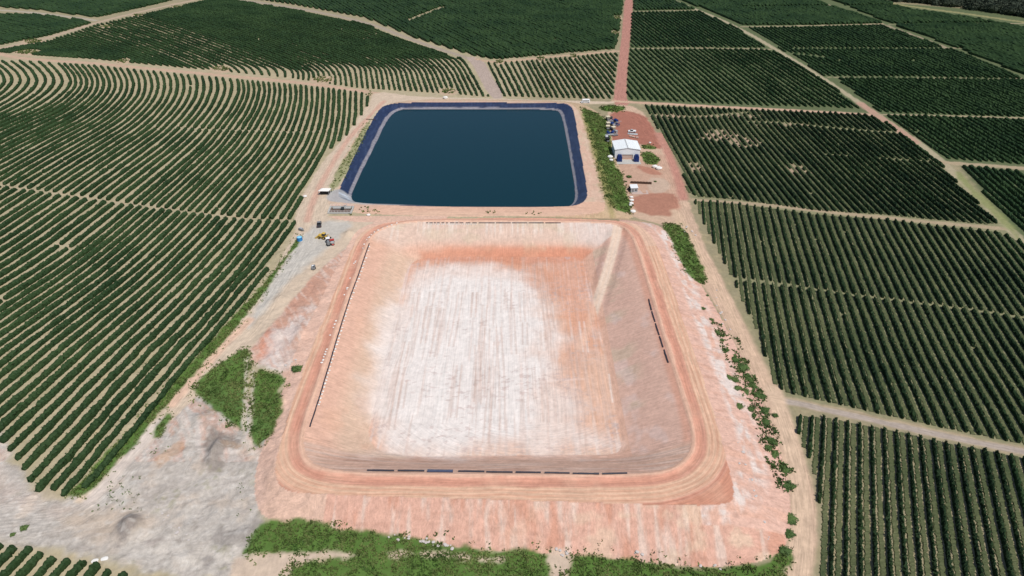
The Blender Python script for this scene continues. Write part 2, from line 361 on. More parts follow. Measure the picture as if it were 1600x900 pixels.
# rim road rings
m = np.nonzero((DC < 22) & ((reg == 2)))[0]; X = gx[m]; Y = gy[m]; d = DC[m]
cls[m] = 3
ang = np.arctan2(Y-205, X)*70
j = d+(fbm(ang/8, d/9, 91)-.5)*1.2
base = c8(218,162,140); mix(np.ones(len(m)), base, m)
mix(smooth((1.9-j)/.8), c8(224,182,158), m)
mix(np.exp(-((j-3.0)/1.0)**2)*.6, c8(204,146,122), m)
mix(smooth((j-4.2)/1.0)*smooth((10.6-j)/1.4)*.9, c8(222,180,152), m)
for k_ in range(9):
    c0 = 4.6+k_*.78
    mix(np.exp(-((j-c0)/.22)**2)*(.25+.5*vnoise(ang/14, np.full(len(m), k_*3.7), 92)), c8(232,200,170) if k_ % 2 else c8(204,150,124), m)
mix(np.exp(-((j-10.9)/.28)**2)*.65, c8(182,122,100), m)
mix(smooth((j-11.2)/.6)*.8, c8(206,146,120), m)
rr = (Y > 262); mix(rr*smooth((j-4)/2)*.8, c8(224,188,164), m)
mix(rr*np.exp(-((j-3.)/1.)**2)*.6, c8(216,170,148), m)
mix(smooth((fbm(X/7, Y/7, 93)-.5)*4)*.25, c8(228,190,164), m)
# slopes of the dry basin
m = np.nonzero(reg == 3)[0]; X = gx[m]; Y = gy[m]; t = TT[m]; cls[m] = 4
cb = np.stack([c8(206,170,148)]*len(m)); col[m] = c8(222,180,158)
fcx, fcy = ray_xy(918, 402, ZF); rcx, rcy = ray_xy(986, 352, 0.0); flx, fly = ray_xy(640, 404, ZF); rlx, rly = ray_xy(582, 370, 0.0)
bck = smooth(((Y-fcy)-(X-fcx)*(rcy-fcy)/(rcx-fcx))/2+.5)*smooth(((Y-fly)-(X-flx)*(rly-fly)/(rlx-flx))/10+.5)*(Y > 190); rgt = X > 36
lft = smooth((-30-X)/3)*(1-bck); fr = smooth((147-Y)/3)
mix(lft*smooth((t-.25)/.4)*.6, c8(214,190,166), m)
mix(lft*smooth((fbm(X/8, Y/10, 101)-.5)*5)*.5, c8(220,176,150), m)
mix(bck*smooth((.75-t)/.3)*.8, c8(218,194,178), m)
mix(bck*smooth((t-.62)/.18)*smooth((X+42)/40)*.95, c8(212,150,124), m)
mix(bck*smooth((fbm(X/1.3, Y/20, 102)-.5)*5)*smooth((.5-t)/.3)*.5, c8(232,222,212), m)
mix(bck*smooth((fbm(X/9, Y/6, 103)-.5)*5)*.4, c8(206,190,164), m)
mix(bck*smooth((X-20)/15)*smooth((.75-t)/.3)*.5, c8(226,214,208), m)
rg = rgt*(1-bck)*(1-fr)
mix(rg*1.0, c8(220,182,164), m)
mix(rg*np.exp(-((t-.55)/.16)**2)*.0, c8(206,166,148), m)
mix(rg*smooth((fbm(X/14, Y/7, 104)-.48)*5)*smooth((t-.35)/.3)*.6, c8(204,186,162), m)
mix(rg*smooth((fbm(X/5, Y/9, 105)-.52)*6)*.45, c8(226,204,196), m)
mix(rg*smooth((.16-t)/.1)*.7, c8(216,160,136), m)
mix(fr*1.0, c8(212,176,156), m)
mix(fr*smooth((fbm(X/22, Y/1.0, 106)-.5)*5)*.6, c8(214,190,176), m)
mix(fr*smooth((fbm(X/16, Y/.8, 107)-.53)*6)*.5, c8(188,148,130), m)
mix(smooth((fbm(X/1.2, Y/1.2, 108)-.6)*6)*.12, c8(176,136,118), m)
mix(rg*np.exp(-((t-.97)/.035)**2)*.55, c8(196,140,118), m)
r_ = RB[m]; mix(smooth((2.6-r_)/1.0)*.95, c8(234,208,186), m)
mix(np.exp(-((r_-1.0)/.4)**2)*.4, c8(236,216,200), m)
# floor
m = np.nonzero(reg == 4)[0]; X = gx[m]; Y = gy[m]; cls[m] = 5
col[m] = c8(224,178,152)
dfl = seg_dist(X, Y, b_fl, True)
wv = fbm(X/16, Y/22, 111)
east = smooth((X-14-(wv-.5)*34)/14)
mix(east*smooth((fbm(X/3.5, Y/26, 112)-.5)*5)*.35, c8(228,200,180), m)
mix(east*smooth((Y-175)/25)*.6, c8(218,164,136), m)
mix(smooth((Y-232+(fbm(X/9, Y/9, 219)-.5)*14)/7)*.85, c8(214,160,134), m)
mix(smooth((fbm(X/1.0, Y/34, 113)-.56)*7)*.4, c8(206,178,164), m)
mix(smooth((fbm(X/.9+50, Y/30, 114)-.6)*8)*.4, c8(240,236,232), m)
mix(smooth((fbm(X/2.2, Y/1.1, 115)-.6)*8)*smooth((fbm(X/14, Y/14, 116)-.48)*6)*.6, c8(190,176,174), m)
# turning marks in front
rad = np.hypot((X-6)/1.3, Y-178); mix(smooth((163-Y)/14)*smooth((fbm(rad/.9, np.arctan2(Y-178, X-6)*3, 117)-.52)*6)*.45, c8(206,180,162), m)
mix(smooth((152-Y)/6)*.6, c8(226,206,188), m)
mix(smooth((fbm(X/.55, Y/40, 118, 2)-.55)*7)*.28*(1-smooth((dfl-60)/1)), c8(196,174,166), m)
mix(smooth((fbm(X/12, Y/12, 120)-.45)*4)*.35, c8(224,206,196), m)
mix(np.exp(-((Y-184-(X-30)*.08)/.5)**2)*smooth((20-np.abs(X-10))/6)*.5, c8(236,214,206), m)
mix(east*(1-smooth((np.hypot(X-44, Y-186)-12)/10))*.5, c8(224,186,160), m)
for pp, cc, so, ro, st_, sd_ in [([(632,440),(650,412),(720,408),(820,425),(850,460),(870,520),(880,580),(905,640),(950,690),(960,704),(850,706),(640,710),(578,702),(580,640),(590,560),(604,500)], c8(236,220,210), 6, 7, .85, 171),
        ([(655,430),(740,420),(820,445),(840,500),(845,580),(850,650),(860,690),(700,700),(600,690),(600,600),(615,520)], c8(238,230,224), 6, 8, .9, 172), ([(590,500),(625,470),(640,520),(620,620),(600,660),(588,600)], c8(232,220,212), 4, 4, .7, 173),
        ([(890,405),(912,405),(930,480),(925,520),(880,510),(850,440)], c8(220,162,134), 4, 5, .6, 174), ([(660,395),(912,395),(912,412),(800,412),(660,410)], c8(212,148,120), 2.5, 3, .75, 175), ([(900,560),(950,560),(962,660),(925,680)], c8(226,186,162), 4, 4, .7, 176)]:
    poly_paint(pp, cc, so, ro, st_, z=ZF, seed=sd_, regs=(3, 4), sc=9)
m = np.nonzero(reg == 4)[0]; X = gx[m]; Y = gy[m]
mix(smooth((fbm(X/1.6, Y/.9, 177)-.6)*8)*smooth((fbm(X/16, Y/12, 178)-.5)*6)*.55, c8(196,174,168), m)
mix(smooth((fbm(X/.9, Y/26, 179)-.58)*8)*.35, c8(214,186,172), m)
rt = np.random.default_rng(61)          # single machine passes along the floor
for k_ in range(46):
    x0 = rt.uniform(-40, 48); y0 = rt.uniform(150, 225); y1 = min(y0+rt.uniform(14, 60), 238); sl_ = rt.normal(0, .02); cxx = x0+(Y-y0)*sl_+np.sin(Y/17+k_)*.5
    mm = (Y > y0) & (Y < y1); cc_ = c8(206,178,164) if k_ % 3 else c8(242,236,230)
    for o_ in (-.9, .9): mix(mm*np.exp(-((X-cxx-o_)/.3)**2)*.5, cc_, m)
line_paint([(938,455),(930,480),(918,515),(905,545)], 2.6, c8(230,190,166), soft=1.2, z=ZF, regs=(4,), strength=.7)
# liner
m = np.nonzero((reg == 5) | (reg == 6))[0]; X = gx[m]; Y = gy[m]; t = TT[m]; cls[m] = np.where(reg[m] == 5, 6, 7)
col[m] = c8(34,46,76, 1.0)
mix(smooth((fbm(X/.8, Y/5, 121)-.5)*5)*.35*(Y < 480)+smooth((fbm(X/6, Y/1.2, 122)-.5)*5)*.35*(Y >= 480), c8(62,76,106, 1.0), m)
b0 = np.where(X > 0, .74, .70); b0 = np.where(Y > 490, .80, b0)
mix(smooth((t-b0-(vnoise(Y/5, X/5, 123)-.5)*.08)/.06)*smooth((.985-t)/.02)*(reg[m] == 5), c8(146,142,148), m)
mix((reg[m] == 6)*1.0, c8(40,58,66, .7), m)
poly_paint([(520,300),(535,297),(552,304),(552,313),(640,318),(632,323),(560,322),(515,318),(508,308)], c8(176,176,176), .8, 1.0, .9, z=-1, seed=125, regs=(5, 2, 1))
line_paint([(522,305),(536,303),(547,310)], 2, c8(190,196,204), z=-1, regs=(5,), rough=.4)
line_paint([(524,313),(534,309),(548,315)], 1.0, c8(120,130,150), z=-1, regs=(5,), rough=.4)
# grass under the tufts
GRASS = {
 'front': [(380,868),(395,835),(412,815),(470,814),(560,830),(650,842),(740,860),(855,862),(862,880),(850,905),(890,905),(892,872),(930,868),(1000,878),(1090,890),(1150,886),(1195,882),(1222,860),(1238,862),(1225,905),(1220,920),(440,920),(455,882),(560,868),(500,862)],
 'left_triangle': [(300,606),(335,575),(385,540),(392,560),(384,600),(382,668),(372,672),(310,618)],
 'left_block': [(395,578),(440,583),(444,600),(432,612),(442,640),(432,665),(404,705),(392,690),(390,640)],
 'road_strip': [(118,780),(108,772),(170,705),(240,632),(300,565),(360,500),(415,440),(452,392),(470,365),(472,372),(440,415),(398,478),(345,538),(270,622),(190,715),(140,770)],
 'track_verge': [(240,672),(268,640),(268,660),(245,685)],
 'pond_bank': [(905,170),(915,200),(930,255),(945,318),(955,332),(984,336),(984,318),(975,290),(972,270),(960,262),(957,240),(950,190),(935,178)],
 'wedge': [(1032,348),(1060,350),(1078,372),(1105,432),(1098,444),(1075,435),(1062,410),(1045,370)],
 'yard_patch': [(1000,238),(1018,237),(1033,250),(1025,258),(1008,256)],
 'yard_strip': [(1002,226),(1022,228),(1026,233),(1004,233)],
 'junction': [(935,168),(950,164),(975,166),(978,172),(960,176),(942,172)],
}
for k_, P in GRASS.items():
    poly_paint(P, c8(84,118,50), .7, 1.3, .95, seed=131, regs=(0, 1, 2), sc=3)
poly_paint([(905,170),(915,200),(930,255),(945,318),(955,332),(965,330),(950,280),(935,235),(925,200)], c8(150,142,92), 1.5, 2, .7, z=0, seed=132, regs=(0, 1, 2))
line_paint([(385,560),(384,610),(381,680)], 1.1, c8(200,190,170), regs=(0, 1)); line_paint([(396,580),(394,620),(391,680)], .9, c8(200,190,170), regs=(0, 1))
for P in ([(360,872),(400,868),(480,862),(560,864),(572,870),(500,873),(455,885),(450,912),(360,912)], [(855,862),(890,862),(890,912),(862,912)], [(600,860),(640,858),(650,868),(610,872)], [(655,862),(690,862),(735,868),(730,876),(665,870)],
          [(745,870),(770,872),(785,870),(790,876),(750,878)]):
    poly_paint(P, c8(212,190,170), .8, 1.2, .9, seed=133, regs=(0, 1), sc=2.5)
OVALS = [((165,42),9,.5),((215,24),8,.5),((275,11),8,.5),((52,65),14,1.0),((42,82),17,1.0),((192,96),9,.9),((345,108),13,1.2),((505,125),15,1.4),((700,143),12,1.2),((845,92),6,1),((895,88),6,1),((965,28),6,.8),((962,52),6,.8),((780,97),6,1),((577,146),3,1.6)]
for (p, rw, q) in OVALS:
    a = [(p[0]+rw*1.35*math.cos(t), p[1]+5*q*math.sin(t)+.5) for t in np.linspace(0, 2*math.pi, 10, endpoint=False)]
    poly_paint(a, c8(196,172,146), 1, 1, 1)
BARE = [((1125,212),34,9),((1165,222),26,9),((1245,266),16,9),((1090,262),14,8),((1045,182),26,4),((1150,182),60,2.5),((1220,196),40,2)]
for (p, rx_, ry_) in BARE:
    a = [(p[0]+rx_*math.cos(t), p[1]+ry_*math.sin(t)) for t in np.linspace(0, 2*math.pi, 12, endpoint=False)]
    poly_paint(a, c8(196,162,142), 6, 5, .7, regs=(0,))
poly_paint([(1490,262),(1520,290),(1560,330),(1590,362),(1600,385),(1560,345),(1500,285)], c8(128,140,80), 1.5, 1.5, .7, regs=(0,))
# wheel tracks and rills follow these directions (across, along, strength)
def flow_line(pts, half, strength, z=None):
    P = chaikin(W(pts, z), 2, False); i = near(P, half); i = i[np.isin(reg[i], (0, 1, 2)) & np.isin(cls[i], (1, 8, 9)) & (DC[i] > 14)]
    X, Y = gx[i], gy[i]; best = np.full(len(i), 1e9); S = np.zeros(len(i)); A = np.zeros(len(i)); L = 0
    for k in range(len(P)-1):
        a, b = P[k], P[k+1]; ab = b-a; ln = np.hypot(*ab); tr = ((X-a[0])*ab[0]+(Y-a[1])*ab[1])/ln**2; tt = np.clip(tr, 0, 1)
        d = np.hypot(X-a[0]-tt*ab[0], Y-a[1]-tt*ab[1]); q = d < best; sg = np.sign(ab[0]*(Y-a[1])-ab[1]*(X-a[0])); best = np.where(q, d, best); S = np.where(q, d*sg, S); A = np.where(q, L+tt*ln, A); L += ln
    m = best < half; i = i[m]; flow[i, 0] = S[m]; flow[i, 1] = A[m]/14; flow[i, 2] = strength
for pl, hw, st in [([(0,88),(150,98),(350,118),(530,138),(620,150),(660,154)], 4, .3), ([(735,92),(760,115),(782,156)], 5, .3), ([(982,-5),(975,80),(968,160),(1010,190),(1040,230),(1068,300),(1090,370),(1130,450),(1170,530),(1210,620),(1245,720),(1255,800),(1246,910)], 7, .45),
                   ([(600,158),(560,195),(515,262),(490,320),(475,380),(430,440),(390,500),(330,560),(270,630),(190,728),(120,800),(0,810)], 7, .4), ([(1205,622),(1300,641),(1450,675),(1600,706)], 3, .35), ([(645,156),(780,156),(900,159),(960,161)], 3, .3), ([(520,345),(640,340),(800,338),(960,338),(1030,344)], 5, .3)]:
    flow_line(pl, hw, st)
i = np.nonzero((reg == 2) & (DC < 20))[0]; flow[i, 0] = DC[i]; flow[i, 1] = np.arctan2(gy[i]-205, gx[i])*4; flow[i, 2] = .36
i = np.nonzero(reg == 4)[0]; flow[i, 0] = gx[i]+(fbm(gx[i]/60, gy[i]/60, 151)-.5)*6; flow[i, 1] = gy[i]/30; flow[i, 2] = .24
i = i[(gy[i] < 162)]; flow[i, 0] = np.hypot((gx[i]-6)/1.3, gy[i]-182); flow[i, 1] = np.arctan2(gy[i]-182, gx[i]-6)*3
i = np.nonzero(reg == 3)[0]; sd_ = (np.abs(gx[i]) > 46) | ((gx[i] > 36) & (gy[i] < 243)); flow[i, 0] = np.where(sd_, gy[i], gx[i]); flow[i, 1] = np.where(sd_, gx[i], gy[i])/9; flow[i, 2] = .22
i = i[gy[i] < 150]; flow[i, 0] = gy[i]*1.2; flow[i, 1] = gx[i]/14; flow[i, 2] = .5
i = np.nonzero((reg == 1) & (gy < 290))[0]; sd_ = (np.abs(gx[i]) > 56) & (gy[i] > 104); flow[i, 0] = np.where(sd_, gy[i], gx[i])+(fbm(gx[i]/6, gy[i]/6, 152)-.5)*4; flow[i, 1] = np.where(sd_, gx[i], gy[i])/4; flow[i, 2] = .26
i = np.nonzero(reg == 5)[0]; sd_ = gy[i] < 485; flow[i, 0] = np.where(sd_, gy[i], gx[i])*.7; flow[i, 1] = np.where(sd_, gx[i], gy[i])/9; flow[i, 2] = .7
i = np.nonzero((cls == 9) & (flow[:, 2] < .2))[0]; wq = (fbm(gx[i]/12, gy[i]/12, 153)-.5)*26; flow[i, 0] = gx[i]*.6+gy[i]*.8+wq; flow[i, 1] = (gx[i]*.8-gy[i]*.6)/3; flow[i, 2] = .2
# overall grain
i = np.nonzero(reg < 5)[0]
g = (fbm(gx[i]/1.6, gy[i]/1.6, 141)-.5)*.22+(fbm(gx[i]/.7, gy[i]/.7, 142, 2)-.5)*.12
col[i] = np.clip(col[i]*(1+g)[:, None], 0, .85)

GZ = gz.reshape(NY, NX)
def zg(x, y):
    x = np.asarray(x, float); y = np.asarray(y, float)
    i = np.clip(np.searchsorted(xs_, x)-1, 0, NX-2); j = np.clip(np.searchsorted(ys_, y)-1, 0, NY-2)
    fx = (x-xs_[i])/(xs_[i+1]-xs_[i]); fy = (y-ys_[j])/(ys_[j+1]-ys_[j])
    return (GZ[j, i]*(1-fx)+GZ[j, i+1]*fx)*(1-fy)+(GZ[j+1, i]*(1-fx)+GZ[j+1, i+1]*fx)*fy
def G(px, py):
    px = np.atleast_1d(np.asarray(px, float)); py = np.atleast_1d(np.asarray(py, float)); z = np.zeros_like(px)
    for _ in range(14):
        x, y = ray_xy(px, py, z); z = .5*z+.5*zg(x, y)
    x, y = ray_xy(px, py, z); return np.stack([x, y, zg(x, y)], 1)

# ------------------------------------------------------------------ materials
def newmat(name):
    m = bpy.data.materials.new(name); m.use_nodes = True
    return m, m.node_tree, m.node_tree.nodes['Principled BSDF']
def plain(name, c, rough=.6, metal=0.0, var=.12, scale=6.0, spec=.4, bump=0.0):
    m, t, b = newmat(name); b.inputs['Roughness'].default_value = rough; b.inputs['Metallic'].default_value = metal
    b.inputs['Specular IOR Level'].default_value = spec
    tc = t.nodes.new('ShaderNodeTexCoord'); n = t.nodes.new('ShaderNodeTexNoise'); n.inputs['Scale'].default_value = scale; n.inputs['Detail'].default_value = 4
    t.links.new(tc.outputs['Object'], n.inputs['Vector'])
    mx = t.nodes.new('ShaderNodeMix'); mx.data_type = 'RGBA'; c = list(c)
    mx.inputs[6].default_value = [v*(1-var) for v in c]+[1]; mx.inputs[7].default_value = [min(1, v*(1+var)) for v in c]+[1]
    t.links.new(n.outputs[0], mx.inputs[0]); t.links.new(mx.outputs[2], b.inputs['Base Color'])
    if bump:
        bp = t.nodes.new('ShaderNodeBump'); bp.inputs['Distance'].default_value = bump; bp.inputs['Strength'].default_value = 1
        t.links.new(n.outputs[0], bp.inputs['Height']); t.links.new(bp.outputs[0], b.inputs['Normal'])
    return m
def earth(name, rough=.95, bump=.06, spec=.15, var=.10):
    m, t, b = newmat(name); b.inputs['Roughness'].default_value = rough; b.inputs['Specular IOR Level'].default_value = spec
    a = t.nodes.new('ShaderNodeAttribute'); a.attribute_name = 'albedo'
    geo = t.nodes.new('ShaderNodeNewGeometry')
    n = t.nodes.new('ShaderNodeTexNoise'); n.inputs['Scale'].default_value = .9; n.inputs['Detail'].default_value = 8; n.inputs['Roughness'].default_value = .65
    t.links.new(geo.outputs['Position'], n.inputs['Vector'])
    mr = t.nodes.new('ShaderNodeMapRange'); mr.inputs[1].default_value = .25; mr.inputs[2].default_value = .75; mr.inputs[3].default_value = 1-var; mr.inputs[4].default_value = 1+var
    t.links.new(n.outputs[0], mr.inputs[0])
    vm = t.nodes.new('ShaderNodeVectorMath'); vm.operation = 'SCALE'
    t.links.new(a.outputs['Color'], vm.inputs[0]); t.links.new(mr.outputs[0], vm.inputs['Scale']); t.links.new(vm.outputs[0], b.inputs['Base Color'])
    fa = t.nodes.new('ShaderNodeAttribute'); fa.attribute_name = 'flow'
    sx = t.nodes.new('ShaderNodeSeparateXYZ'); t.links.new(fa.outputs['Vector'], sx.inputs[0])
    cx = t.nodes.new('ShaderNodeCombineXYZ'); t.links.new(sx.outputs[0], cx.inputs[0]); t.links.new(sx.outputs[1], cx.inputs[1])
    fn = t.nodes.new('ShaderNodeTexNoise'); fn.inputs['Scale'].default_value = 1.7; fn.inputs['Detail'].default_value = 5; fn.inputs['Roughness'].default_value = .72
    t.links.new(cx.outputs[0], fn.inputs['Vector'])
    f1 = t.nodes.new('ShaderNodeMapRange'); f1.inputs[1].default_value = .32; f1.inputs[2].default_value = .68; f1.inputs[3].default_value = -.5; f1.inputs[4].default_value = .6
    t.links.new(fn.outputs[0], f1.inputs[0])
    f2 = t.nodes.new('ShaderNodeMath'); f2.operation = 'MULTIPLY_ADD'; t.links.new(f1.outputs[0], f2.inputs[0]); t.links.new(sx.outputs[2], f2.inputs[1]); f2.inputs[2].default_value = 1
    # small stones and clods
    vo = t.nodes.new('ShaderNodeTexNoise'); vo.inputs['Scale'].default_value = 3.2; vo.inputs['Detail'].default_value = 3; t.links.new(geo.outputs['Position'], vo.inputs['Vector'])
    v1 = t.nodes.new('ShaderNodeMapRange'); v1.inputs[1].default_value = .62; v1.inputs[2].default_value = .72; v1.inputs[3].default_value = 1; v1.inputs[4].default_value = 1-var*1.3; t.links.new(vo.outputs[0], v1.inputs[0])
    p1 = t.nodes.new('ShaderNodeMath'); p1.operation = 'MULTIPLY'; t.links.new(mr.outputs[0], p1.inputs[0]); t.links.new(f2.outputs[0], p1.inputs[1])
    p2 = t.nodes.new('ShaderNodeMath'); p2.operation = 'MULTIPLY'; t.links.new(p1.outputs[0], p2.inputs[0]); t.links.new(v1.outputs[0], p2.inputs[1]); t.links.new(p2.outputs[0], vm.inputs['Scale'])
    hs = t.nodes.new('ShaderNodeMath'); hs.operation = 'MULTIPLY_ADD'; t.links.new(fn.outputs[0], hs.inputs[0]); t.links.new(sx.outputs[2], hs.inputs[1]); t.links.new(n.outputs[0], hs.inputs[2])
    bp = t.nodes.new('ShaderNodeBump'); bp.inputs['Distance'].default_value = bump*1.5; bp.inputs['Strength'].default_value = 1
    t.links.new(hs.outputs[0], bp.inputs['Height']); t.links.new(bp.outputs[0], b.inputs['Normal'])
    return m
M_earth = earth('earth'); M_rough = earth('loose_earth', bump=.2, var=.15); M_liner = earth('geomembrane', rough=.42, bump=.05, spec=.5, var=.1)
def leaf_mat(name, dark, light, scale=1.2, spec=.12, big=.035):
    m, t, b = newmat(name); b.inputs['Roughness'].default_value = .65; b.inputs['Specular IOR Level'].default_value = spec
    geo = t.nodes.new('ShaderNodeNewGeometry')
    n = t.nodes.new('ShaderNodeTexNoise'); n.inputs['Scale'].default_value = scale; n.inputs['Detail'].default_value = 6; n.inputs['Roughness'].default_value = .7
    n2_ = t.nodes.new('ShaderNodeTexNoise'); n2_.inputs['Scale'].default_value = big; n2_.inputs['Detail'].default_value = 3
    t.links.new(geo.outputs['Position'], n.inputs['Vector']); t.links.new(geo.outputs['Position'], n2_.inputs['Vector'])
    ad = t.nodes.new('ShaderNodeMath'); ad.operation = 'ADD'; t.links.new(n.outputs[0], ad.inputs[0]); t.links.new(n2_.outputs[0], ad.inputs[1])
    mr = t.nodes.new('ShaderNodeMapRange'); mr.inputs[1].default_value = .72; mr.inputs[2].default_value = 1.28
    t.links.new(ad.outputs[0], mr.inputs[0])
    mx = t.nodes.new('ShaderNodeMix'); mx.data_type = 'RGBA'; mx.inputs[6].default_value = list(dark)+[1]; mx.inputs[7].default_value = list(light)+[1]
    t.links.new(mr.outputs[0], mx.inputs[0]); t.links.new(mx.outputs[2], b.inputs['Base Color'])
    return m
M_hedgeR = leaf_mat('dark_hedge_leaves', (.008,.021,.009), (.030,.056,.020))
M_hedge = leaf_mat('hedge_leaves', (.014,.035,.013), (.042,.078,.027))
M_grass = leaf_mat('grass_blades', (.042,.092,.020), (.19,.215,.075), .8, big=.12)
M_inter = leaf_mat('strip_grass', (.045,.068,.028), (.135,.145,.070), 1.4)
M_weed = leaf_mat('weed_leaves', (.042,.085,.026), (.13,.19,.06), 1.2, big=.1)
M_forest = leaf_mat('forest_leaves', (.020,.032,.022), (.07,.085,.055), .2)
M_water, t, b = newmat('pond_water')
b.inputs['Base Color'].default_value = (.004,.030,.042,1); b.inputs['Roughness'].default_value = .07; b.inputs['IOR'].default_value = 1.33
n = t.nodes.new('ShaderNodeTexNoise'); n.inputs['Scale'].default_value = .9; n.inputs['Detail'].default_value = 5
geo = t.nodes.new('ShaderNodeNewGeometry'); t.links.new(geo.outputs['Position'], n.inputs['Vector'])
bp = t.nodes.new('ShaderNodeBump'); bp.inputs['Distance'].default_value = .05; t.links.new(n.outputs[0], bp.inputs['Height']); t.links.new(bp.outputs[0], b.inputs['Normal'])

# ------------------------------------------------------------------ mesh helpers
def link(name, me, parent=None):
    o = bpy.data.objects.new(name, me); COL.objects.link(o)
    if parent is not None: o.parent = parent
    return o
def tag(o, label=None, cat=None, group=None, kind=None):
    if label: o['label'] = label
    if cat: o['category'] = cat
    if group: o['group'] = group
    if kind: o['kind'] = kind
    return o
def np_mesh(name, V, F, mat, smooth_=False):
    """V (n,3); F (m,k) index array"""
    me = bpy.data.meshes.new(name); V = np.ascontiguousarray(V, np.float32); F = np.ascontiguousarray(F, np.int32); k = F.shape[1]
    me.vertices.add(len(V)); me.vertices.foreach_set('co', V.ravel())
    me.loops.add(F.size); me.loops.foreach_set('vertex_index', F.ravel())
    me.polygons.add(len(F)); me.polygons.foreach_set('loop_start', np.arange(0, F.size, k, dtype=np.int32))
    me.polygons.foreach_set('use_smooth', np.full(len(F), smooth_)); me.materials.append(mat)
    me.update(calc_edges=True)
    return me
# ground objects
ci, cj = np.meshgrid(np.arange(NX-1), np.arange(NY-1)); a0 = (cj*NX+ci).ravel()
quads = np.stack([a0, a0+1, a0+NX+1, a0+NX], 1); fc = cls[a0]
VV = np.stack([gx, gy, gz], 1)
for k_, nm in enumerate(CLS):
    q = quads[fc == k_]
    if not len(q): continue
    used, inv = np.unique(q.ravel(), return_inverse=True)
    me = np_mesh(nm, VV[used], inv.reshape(-1, 4), M_liner if k_ == 6 else (M_rough if k_ in (2, 9) else M_earth), True)
    at = me.attributes.new('albedo', 'FLOAT_COLOR', 'POINT')
    cc = np.concatenate([col[used], np.ones((len(used), 1))], 1).astype(np.float32); at.data.foreach_set('color', cc.ravel())
    at = me.attributes.new('flow', 'FLOAT_VECTOR', 'POINT'); at.data.foreach_set('vector', np.ascontiguousarray(flow[used], np.float32).ravel())
    tag(link(nm, me), kind='structure')
# water sheet
cw = p_wa.mean(0); P = cw+(p_wa-cw)*1.006
me = bpy.data.meshes.new('water'); me.from_pydata([(p[0], p[1], ZW-.01) for p in P], [], [tuple(range(len(P)))]); me.materials.append(M_water)
tag(link('water', me), kind='structure')

# ------------------------------------------------------------------ crop rows
def resample(P, step):
    d = np.r_[0, np.cumsum(np.hypot(*np.diff(P, axis=0).T))]
    n = max(2, int(d[-1]/step)+1); s = np.linspace(0, d[-1], n)
    return np.stack([np.interp(s, d, P[:, 0]), np.interp(s, d, P[:, 1])], 1)
GAPS = [(chaikin(W(p), 1, False), w_) for p, w_ in [
    ([(-40,280),(0,291),(100,305),(200,320),(275,330),(400,345),(462,345)], .9), ([(275,199),(310,203),(400,205),(480,208),(530,200)], .9),
    ([(1240,447),(1300,457),(1400,470),(1500,482),(1600,497),(1680,505)], .6), ([(1130,435),(1240,447)], 1.2),
    ([(1280,240),(1350,246),(1450,252)], .3), ([(1020,180),(1090,184),(1150,178),(1165,176)], 1.5), ([(1165,190),(1225,192),(1330,203),(1410,208)], 1.0),
    ([(85,382),(112,390)], .5), ([(1390,38),(1640,36)], 1.0), ([(1240,76),(1500,76)], 1.0), ([(1240,84),(1290,90)], 1.5), ([(1160,12),(1400,9)], 1.3),
    ([(290,148),(300,132)], .5), ([(640,32),(690,12)], 2.6)]]
BW = []
for (p, rx_, ry_) in BARE+[((18,742),10,16),((40,742),12,14),((1240,660),8,14)]:
    P = W([p, (p[0]+rx_, p[1]), (p[0], p[1]+ry_)]); BW.append((P[0], abs(P[1][0]-P[0][0]), abs(P[2][1]-P[0][1])))
OV = []
for (p, rw, q) in OVALS:
    P = W([p, (p[0]+rw*1.25, p[1]), (p[0], p[1]+4.5*q)]); OV.append((P[0], abs(P[1][0]-P[0][0]), abs(P[2][1]-P[0][1])))
ROWS = []; MIDS = []
def ordinal(n): return str(n)+('th' if 10 <= n % 100 <= 20 else {1: 'st', 2: 'nd', 3: 'rd'}.get(n % 10, 'th'))
def extend(P, e0, e1):
    a = P[0]+(P[0]-P[1])/np.linalg.norm(P[0]-P[1])*e0; b = P[-1]+(P[-1]-P[-2])/np.linalg.norm(P[-1]-P[-2])*e1
    return np.concatenate([[a], P, [b]])
def clip_row(C, poly, wid, hgt, fid, idx, where, group, thin=1.0):
    x, y = C[:, 0], C[:, 1]
    if x.max() < poly[:, 0].min() or x.min() > poly[:, 0].max(): return
    sc_ = inside(x, y, poly).astype(float)
    if sc_.sum() < 2: return
    k = np.nonzero(sc_)[0]
    for gp, gw in GAPS:
        if gp[:, 0].max() < x[k].min()-5 or gp[:, 0].min() > x[k].max()+5: continue
        d = seg_dist(x[k], y[k], gp, False); sc_[k[d < gw]] = 0
    for c, a, b_ in OV:
        sc_[k[((x[k]-c[0])/a)**2+((y[k]-c[1])/b_)**2 < 1]] = 0
    for c, a, b_ in BW:
        q = ((x[k]-c[0])/a)**2+((y[k]-c[1])/b_)**2 < 1
        h = vnoise(x[k]/2.2, y[k]/2.2, 201+idx)
        sc_[k[q & (h < .36)]] = 0; sc_[k[q & (h >= .36)]] *= .78
    # now and then a dead plant
    h = vnoise(x[k]/1.7+idx*13.7, y[k]/1.7+fid*3, 202); sc_[k[h > .985]] = 0
    if sc_.sum() < 2: return
    on = np.nonzero(sc_)[0]; lim = int(9/max(.1, np.hypot(*(C[1]-C[0]))))
    for part in np.split(on, np.nonzero(np.diff(on) > lim)[0]+1):
        if len(part) < 3: continue
        m_ = np.zeros(len(sc_)); m_[part] = sc_[part]
        ROWS.append(dict(C=C, s=m_, w=wid, h=hgt, fid=fid, idx=idx, where=where, group=group))
